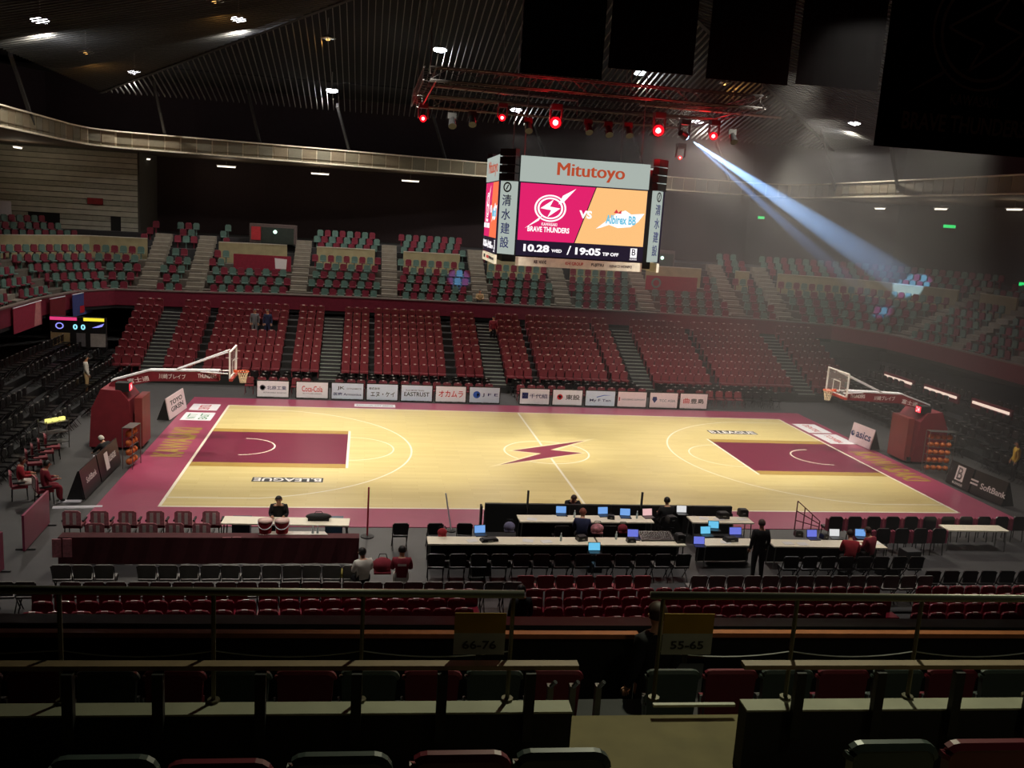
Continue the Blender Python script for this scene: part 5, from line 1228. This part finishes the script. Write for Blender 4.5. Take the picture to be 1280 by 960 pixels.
# right end floor adverts seen as bright slanted strips on the dark right stand front
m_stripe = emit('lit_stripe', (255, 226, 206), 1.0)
for i, (a, b) in enumerate((((1106, 471), (1140, 480)), ((1156, 487), (1196, 497)), ((1216, 505), (1262, 517)))):
    q0, q1 = atx(*a, 22.6), atx(*b, 22.6); d = q1-q0
    t = thing('led_ribbon', 'bright slanted light ribbon on the right stand, %s from the far end' % nth(i+1), 'light', (q0+q1)/2, math.atan2(d.y, d.x)); L = d.length
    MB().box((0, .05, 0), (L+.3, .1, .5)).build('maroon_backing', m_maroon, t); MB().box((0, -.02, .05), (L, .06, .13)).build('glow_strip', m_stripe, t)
    if i < 3:
        for s in (-1, 1): MB().box((s*L*.4, .1, -(t.location.z)/2), (.06, .06, t.location.z-.2)).build('support_post', m_black, t)

# ================================================================== NEAR LOWER STAND
m_seat_near = mat('maroon_seat_gloss', (124, 34, 50), .22, var=.06)
ns = seat_mb(.42, .42)
nsd = smooth_edge(ns.data('bleacher_chair', [m_seat_near, m_edge, m_glint]))
nst = structure(MB().box((0, -15.7, .03), (50, .1, .06)).build('floor_near_stand', m_black), 'black risers of the near maroon rows')
BL = ((48, 316, 'left block'), (334, 592, 'second block'), (670, 1112, 'third block'), (1160, 1292, 'right block'))
for k in range(4):
    y = -16.2-.8*k; z = .02+.13*k
    if k: MB().box((0, y, z/2-.02), (52, .8, max(.05, z))).build('riser', m_black, nst)
    for a, b, nm in BL:
        x, xe, n = aty(a-(13 if k > 1 and a < 100 else 0), 750, y).x, aty(b, 750, y).x, 0
        while x < xe:
            n += 1; o = bpy.data.objects.new('bleacher_chair', nsd); col.objects.link(o); o.location = (x, y, z)
            tag(o, 'maroon seat %s from left, %s row from court, %s below the rail' % (nth(n), nth(k+1), nm), 'seat', 'maroon rows below the near rail'); x += .47
p = atz(652, 738, 1.66); person('person', 'person in black standing in the gap between the near maroon blocks', (p.x, p.y, 0), .2, pose('stand'), (c_blk, c_blk, m_black))

# ================================================================== FOREGROUND: the tier the picture is taken from
O0, O1 = atz(0, 829, 7.3), atz(1280, 828, 7.3)
FU = (O1-O0).normalized(); FN = Vector((-FU.y, FU.x, 0)); FRZ = math.atan2(FU.y, FU.x)
def fgp(px, py, d):
    r = ray(px, py); return CAM+r*(((O0-CAM).dot(FN)+d)/r.dot(FN))
def fgs(px, py, d): return (fgp(px, py, d)-O0).dot(FU)         # distance along the row
def fw(s_, d, z): q = O0+FU*s_+FN*d; return Vector((q.x, q.y, z))
def fbox(name, s0, s1, d0, d1, z0, z1, m, parent):
    c = fw((s0+s1)/2, (d0+d1)/2, (z0+z1)/2); mb = MB().box((0, 0, 0), (abs(s1-s0), abs(d1-d0), abs(z1-z0)))
    M = Matrix.Translation(c) @ Matrix.Rotation(FRZ, 4, 'Z')
    if parent is not None and parent.type == 'EMPTY': M = Matrix.Translation(c-parent.location)  @ Matrix.Rotation(FRZ, 4, 'Z')
    mb.v = [tuple(M @ Vector(v)) for v in mb.v]; return mb.build(name, m, parent)
m_ledge = mat('pale_ledge', (150, 150, 128), .7, scale=3); m_olive = mat('olive_metal', (84, 80, 60), .45, .4); m_fgfloor = mat('olive_concrete', (108, 98, 62), .85, scale=4)
m_counter = mat('worn_counter_wood', (132, 112, 84), .6, scale=9)
m_blackpanel = mat('black_guard_panel', (20, 20, 20), .8)
ft_ = structure(MB().box((-7, -40, 6.0), (30, .2, .4)).build('floor_near_tier', m_black), 'stepped floor of the near upper tier')
fbox('step_front_row', -6, 16, -4.5, .62, 5.9, 6.6, m_fgfloor, ft_)
fbox('step_lower', fgs(690, 890, .8), fgs(930, 890, .8), .62, 1.2, 5.4, 6.2, m_fgfloor, ft_); fbox('step_second_row', -6, 18, .62, 3.5, 4.2, 5.05, m_dark, ft_); fbox('step_third_row', -8, 22, 3.5, 6.3, 3.2, 4.2, m_black, ft_)
ZLG = fgp(400, 892, -.03).z; LD = (atz(400, 877, ZLG)-O0).dot(FN)
for s0, s1, nm in ((-2.0, fgs(714, 890, 0), 'left'), (fgs(931, 890, 0), 12.0, 'right')):
    par_ = structure(fbox('trim_guard_wall', s0, s1, -.026, LD-.005, 6.6, ZLG-.012, m_blackpanel, None), '%s black guard wall with a pale ledge in front of the photographer' % nm)
    fbox('ledge_cap', s0, s1, -.03, LD, ZLG-.012, ZLG, m_ledge, par_)
    t = thing('counter_desk', 'long narrow wooden counter on black posts, %s of the aisle gap' % nm, 'counter', fw((s0+s1)/2, 0, ZLG), 0)
    e0, e1 = (s0, fgs(722, 835, 0)) if nm == 'left' else (fgs(928, 835, 0), s1)
    fbox('countertop', e0, e1, -.035, .03, 7.272, 7.3, m_counter, t)
    for px in (88, 200, 327, 446, 552, 661) if nm == 'left' else (995, 1094, 1191, 1284):
        s_ = fgs(px, 860, -.02); fbox('post', s_-.028, s_+.028, -.078, -.034, 6.86, 7.272, m_black, t)
    # pipe rail on the far side of the ledge
    RZ_ = 7.665; RD = .1
    t = thing('guard_rail', 'grey pipe rail with slim posts and a slack wire, %s of the aisle gap' % nm, 'railing', fw((s0+s1)/2, RD, ZLG), 0)
    b = t.location; q0, q1 = (s0, fgs(656, 730, RD)) if nm == 'left' else (fgs(815, 730, RD), s1)
    MB().tube([fw(q0, RD, RZ_)-b, fw(q1, RD, RZ_)-b], .023, 10).build('top_pipe', mat('rail_paint', (112, 112, 100), .35, .3), t, True)
    pxs = (75, 267, 453, 640) if nm == 'left' else (826, 993, 1148, 1300)
    ps = [fgs(px, 780, RD) for px in pxs]
    for s_ in ps:
        po = MB().tube([fw(s_, RD, ZLG)-b, fw(s_, RD, RZ_)-b], .013, 6).build('rail_post', m_olive, t); MB().tube([fw(s_, RD, ZLG)-b, fw(s_, RD, ZLG+.015)-b], .035, 8).build('post_foot', m_olive, po)
    ws = ([s0]+ps) if nm == 'left' else ps
    for i in range(len(ws)-1):
        MB().tube([fw(ws[i]+(ws[i+1]-ws[i])*f, RD, 7.32-.035*4*f*(1-f))-b for f in [j/8 for j in range(9)]], .004, 4).build('slack_wire', m_steel, t)
# row number cards
def card(x0, x1, y0, y1, words_, lab):
    a, c = fgp(x0, y0, .06), fgp(x1, y1, .06); wd_ = (c-a).dot(FU); ht = a.z-c.z; mid = (a+c)/2
    t = thing('number_card', lab, 'sign', (mid.x, mid.y, c.z), FRZ, 'row number cards')
    lo = MB().box((0, 0, ht*.26), (wd_, .006, ht*.52)).build('white_half', mat('card_white', (150, 152, 142), .8), t); MB().box((0, 0, ht*.76), (wd_, .006, ht*.48)).build('yellow_half', mat('card_yellow', (150, 116, 22), .8), t)
    text(words_, (0, -.005, ht*.24), (1, 0, 0), (0, 0, 1), wd_*.66, ht*.2, m_print_black, lo, 'card_number', .015, .001)
    MB().box((0, .012, -.0), (.03, .012, .12)).build('clip', m_black, t)
card(569, 630, 766, 818, '66-76', 'yellow and white card reading 66-76 on the left rail'); card(831, 888, 767, 818, '55-65', 'yellow and white card reading 55-65 on the right rail')
fbox('step_nosing_strip', fgs(816, 880, .62), fgs(918, 880, .62), .6, .63, fgp(865, 882, .62).z, fgp(865, 879, .62).z, mat('nosing_metal', (170, 170, 150), .4), ft_)
# seats just in front of the photographer: rounded backs, only their tops show
m_fg_g = mat('dark_green_seat', (62, 74, 70), .4, var=.06); m_fg_m = mat('deep_maroon_seat', (104, 26, 42), .4, var=.06)
def shell_seat(px0, px1, py, d, zf, m, lab, latch=True, grp='tip-up seats of the near tier', wd_=None, name='theatre_seat'):
    a, c = fgp(px0, py, d), fgp(px1, py, d); w_ = wd_ or (c-a).dot(FU); top = (a.z+c.z)/2; mid = (a+c)/2; h = top-zf
    t = thing(name, lab, 'seat', (mid.x, mid.y, zf), FRZ, grp); r = .05; hw = w_/2
    arc = [(hw-r+r*math.cos(q), h-r+r*math.sin(q)) for q in [math.pi/2*i/4 for i in range(5)]]+[(-hw+r+r*math.cos(q), h-r+r*math.sin(q)) for q in [math.pi/2+math.pi/2*i/4 for i in range(5)]]
    MB().prism([(-hw*.92, h-.46), (hw*.92, h-.46)]+arc, 'y', -.03, .03).build('backrest', m, t)
    MB().tube([(x, 0, z) for x, z in arc], .033, 6).build('rolled_edge', m, t)
    mb = MB(); mb.box((0, .13, h-.5), (w_*.86, .07, .4), rx=-.25); mb.build('seat', m, t)
    MB().box((0, .06, (h-.5)/2), (.1, .1, h-.5)).build('pedestal', m_dark, t)
    if latch:
        q = MB().tube([(-hw-.02, 0, h-.22), (-hw-.02, .0, h-.29), (-hw+.02, 0, h-.31)], .014, 6).build('hinge_latch', m_chrome, t)
    return t
FD = -1.2
for px0, px1, py, m, lab in ((67, 191, 954, m_fg_g, 'dark green seat back at the bottom left corner'), (212, 335, 959, m_fg_m, 'maroon seat back at the bottom edge, first from the left'), (366, 483, 950, m_fg_g, 'dark green seat back at the bottom edge left of the aisle middle'), (519, 632, 948, m_fg_m, 'maroon seat back at the bottom edge beside the aisle'),
    (648, 756, 945, m_fg_g, 'dark green seat back at the bottom edge, at the aisle'), (1064, 1165, 934, m_fg_g, 'dark green seat back at the bottom right'), (1184, 1292, 933, m_fg_m, 'maroon seat back at the bottom right corner')):
    shell_seat(px0, px1, py, FD, 6.6, m, lab, False)
# second row, seen between counter and ledge
s_, i = fgs(-40, 828, 2.5), 0
while s_ < fgs(1310, 828, 2.5):
    q = fw(s_, 2.5, 5.86); qx = proj(q)[0]
    if not (762 < qx < 812 or 640 < qx < 672):
        i += 1; m = m_fg_g if i % 2 else m_fg_m
        hw_ = .23; pa, pb_ = proj(fw(s_-hw_, 2.5, 5.88)), proj(fw(s_+hw_, 2.5, 5.88))
        shell_seat(pa[0], pb_[0], (pa[1]+pb_[1])/2, 2.5, 5.05, m, '%s seat of the row below the counter, %s from the left' % ('dark green' if i % 2 else 'maroon', nth(i)))
    s_ += .53
# seat-end standards at the aisle
for px, lab in ((688, 'first'), (716, 'second'), (748, 'third')):
    a = fgp(px, 856, 2.2); t = thing('seat_standard', 'silver seat-end standard beside the aisle gap, %s from the left' % lab, 'seat support', (a.x, a.y, 5.05), FRZ, 'silver seat-end standards'); h = a.z-5.05
    MB().box((0, 0, h/2), (.05, .06, h)).build('standard_leg', m_steel, t); MB().tube([(0, -.03, h), (.03, -.06, h+.06)], .02, 6).build('hinge_end', m_chrome, t)
p = atz(824, 764, 5.95); person('person', 'person in black with brown hair standing in the aisle beside the 55-65 card', (p.x, p.y, 4.25), .3, pose('stand'), (c_blk, c_blk, m_black), h_br)
# lower counter, and the balcony's own front with a dark cap
for a, c, nm in ((-60, 801, 'left'), (890, 1340, 'right')):
    s0, s1 = fgs(a, 797, 3.9), fgs(c, 797, 3.9); z = fgp((a+c)/2, 796, 3.9).z
    t = thing('lower_counter', 'narrow orange brown counter below the rail, %s stretch' % nm, 'counter', fw((s0+s1)/2, 3.9, 4.2), 0)
    fbox('countertop', s0, s1, 3.97, 4.06, z-.05, z, mat('orange_wood', (176, 110, 70), .45, scale=8), t); fbox('modesty_panel', s0, s1, 4.02, 4.05, 4.2, z-.05, m_blackpanel, t)
z = fgp(640, 777, 6.0).z
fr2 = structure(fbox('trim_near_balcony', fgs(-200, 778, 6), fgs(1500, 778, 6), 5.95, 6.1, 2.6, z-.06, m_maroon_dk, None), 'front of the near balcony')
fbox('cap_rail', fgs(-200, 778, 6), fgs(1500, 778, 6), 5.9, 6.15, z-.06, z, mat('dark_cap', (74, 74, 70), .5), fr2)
FG_W = 2900
lamp('unseen_tier_light', 'SPOT', fw(6.5, -3.0, 13.5), 110, (244, 240, 208), fw(6.5, .4, 7.2), spot_size=math.radians(80), spot_blend=.9, shadow_soft_size=.3)  # added fill from behind, lifts the faces of cards and seat backs
lamp('unseen_tier_light', 'SPOT', fw(6.5, 7.5, 15.8), FG_W, (244, 244, 208), fw(6.3, .2, 6.8), spot_size=math.radians(70), spot_blend=.9, shadow_soft_size=.25)
finish_texts()

# ================================================================== HAZE: thin stage smoke drifting over the right half of the hall
def haze(name, c, d, dens, lab):
    m = bpy.data.materials.new('haze'); m.use_nodes = True; nt = m.node_tree; nt.nodes.clear()
    out = nt.nodes.new('ShaderNodeOutputMaterial'); v = nt.nodes.new('ShaderNodeVolumeScatter'); v.inputs['Anisotropy'].default_value = .2
    tc = nt.nodes.new('ShaderNodeTexCoord'); sx = nt.nodes.new('ShaderNodeSeparateXYZ'); mr = nt.nodes.new('ShaderNodeMapRange'); mr.interpolation_type = 'SMOOTHSTEP'
    nt.links.new(tc.outputs['Generated'], sx.inputs[0]); nt.links.new(sx.outputs['X'], mr.inputs['Value'])
    mr.inputs['From Min'].default_value = 0; mr.inputs['From Max'].default_value = .55; mr.inputs['To Min'].default_value = 0; mr.inputs['To Max'].default_value = dens
    nt.links.new(mr.outputs[0], v.inputs['Density']); nt.links.new(v.outputs[0], out.inputs['Volume'])
    o = MB().box(c, d).build(name, m); return tag(o, lab, 'haze', kind='stuff')
def plume(a, b, r, dens):
    m = bpy.data.materials.new('smoke_plume'); m.use_nodes = True; nt = m.node_tree; nt.nodes.clear(); N = nt.nodes.new
    out = N('ShaderNodeOutputMaterial'); v = N('ShaderNodeVolumeScatter'); v.inputs['Anisotropy'].default_value = .1
    tc = N('ShaderNodeTexCoord'); mp = N('ShaderNodeMapping'); mp.inputs['Scale'].default_value = (1/r, 1/r, 0); ln = N('ShaderNodeVectorMath'); ln.operation = 'LENGTH'
    mr = N('ShaderNodeMapRange'); mr.interpolation_type = 'SMOOTHSTEP'; mr.inputs['From Min'].default_value = .15; mr.inputs['From Max'].default_value = 1; mr.inputs['To Min'].default_value = dens; mr.inputs['To Max'].default_value = 0
    nt.links.new(tc.outputs['Object'], mp.inputs['Vector']); nt.links.new(mp.outputs[0], ln.inputs[0]); nt.links.new(ln.outputs['Value'], mr.inputs['Value']); nt.links.new(mr.outputs[0], v.inputs['Density']); nt.links.new(v.outputs[0], out.inputs['Volume'])
    L = (b-a).length; mb = MB().lathe([(r*.2, 0), (r, .6), (r, L-.8), (r*.3, L)], 16); o = mb.build('smoke_plume', m); o.location = a; o.rotation_euler = (b-a).to_track_quat('Z', 'Y').to_euler()
    return tag(o, 'drift of denser stage smoke that shows up the blue beam', 'smoke', kind='stuff')
plume(BEAM0+bd*.4, BEAM1-bd*.6, 2.4, PLUME) if (PLUME := .05) else None
HAZE = .0095
haze('stage_haze', (14, 6, 7.6), (32, 46, 15), HAZE, 'thin stage smoke drifting over the right half of the hall')
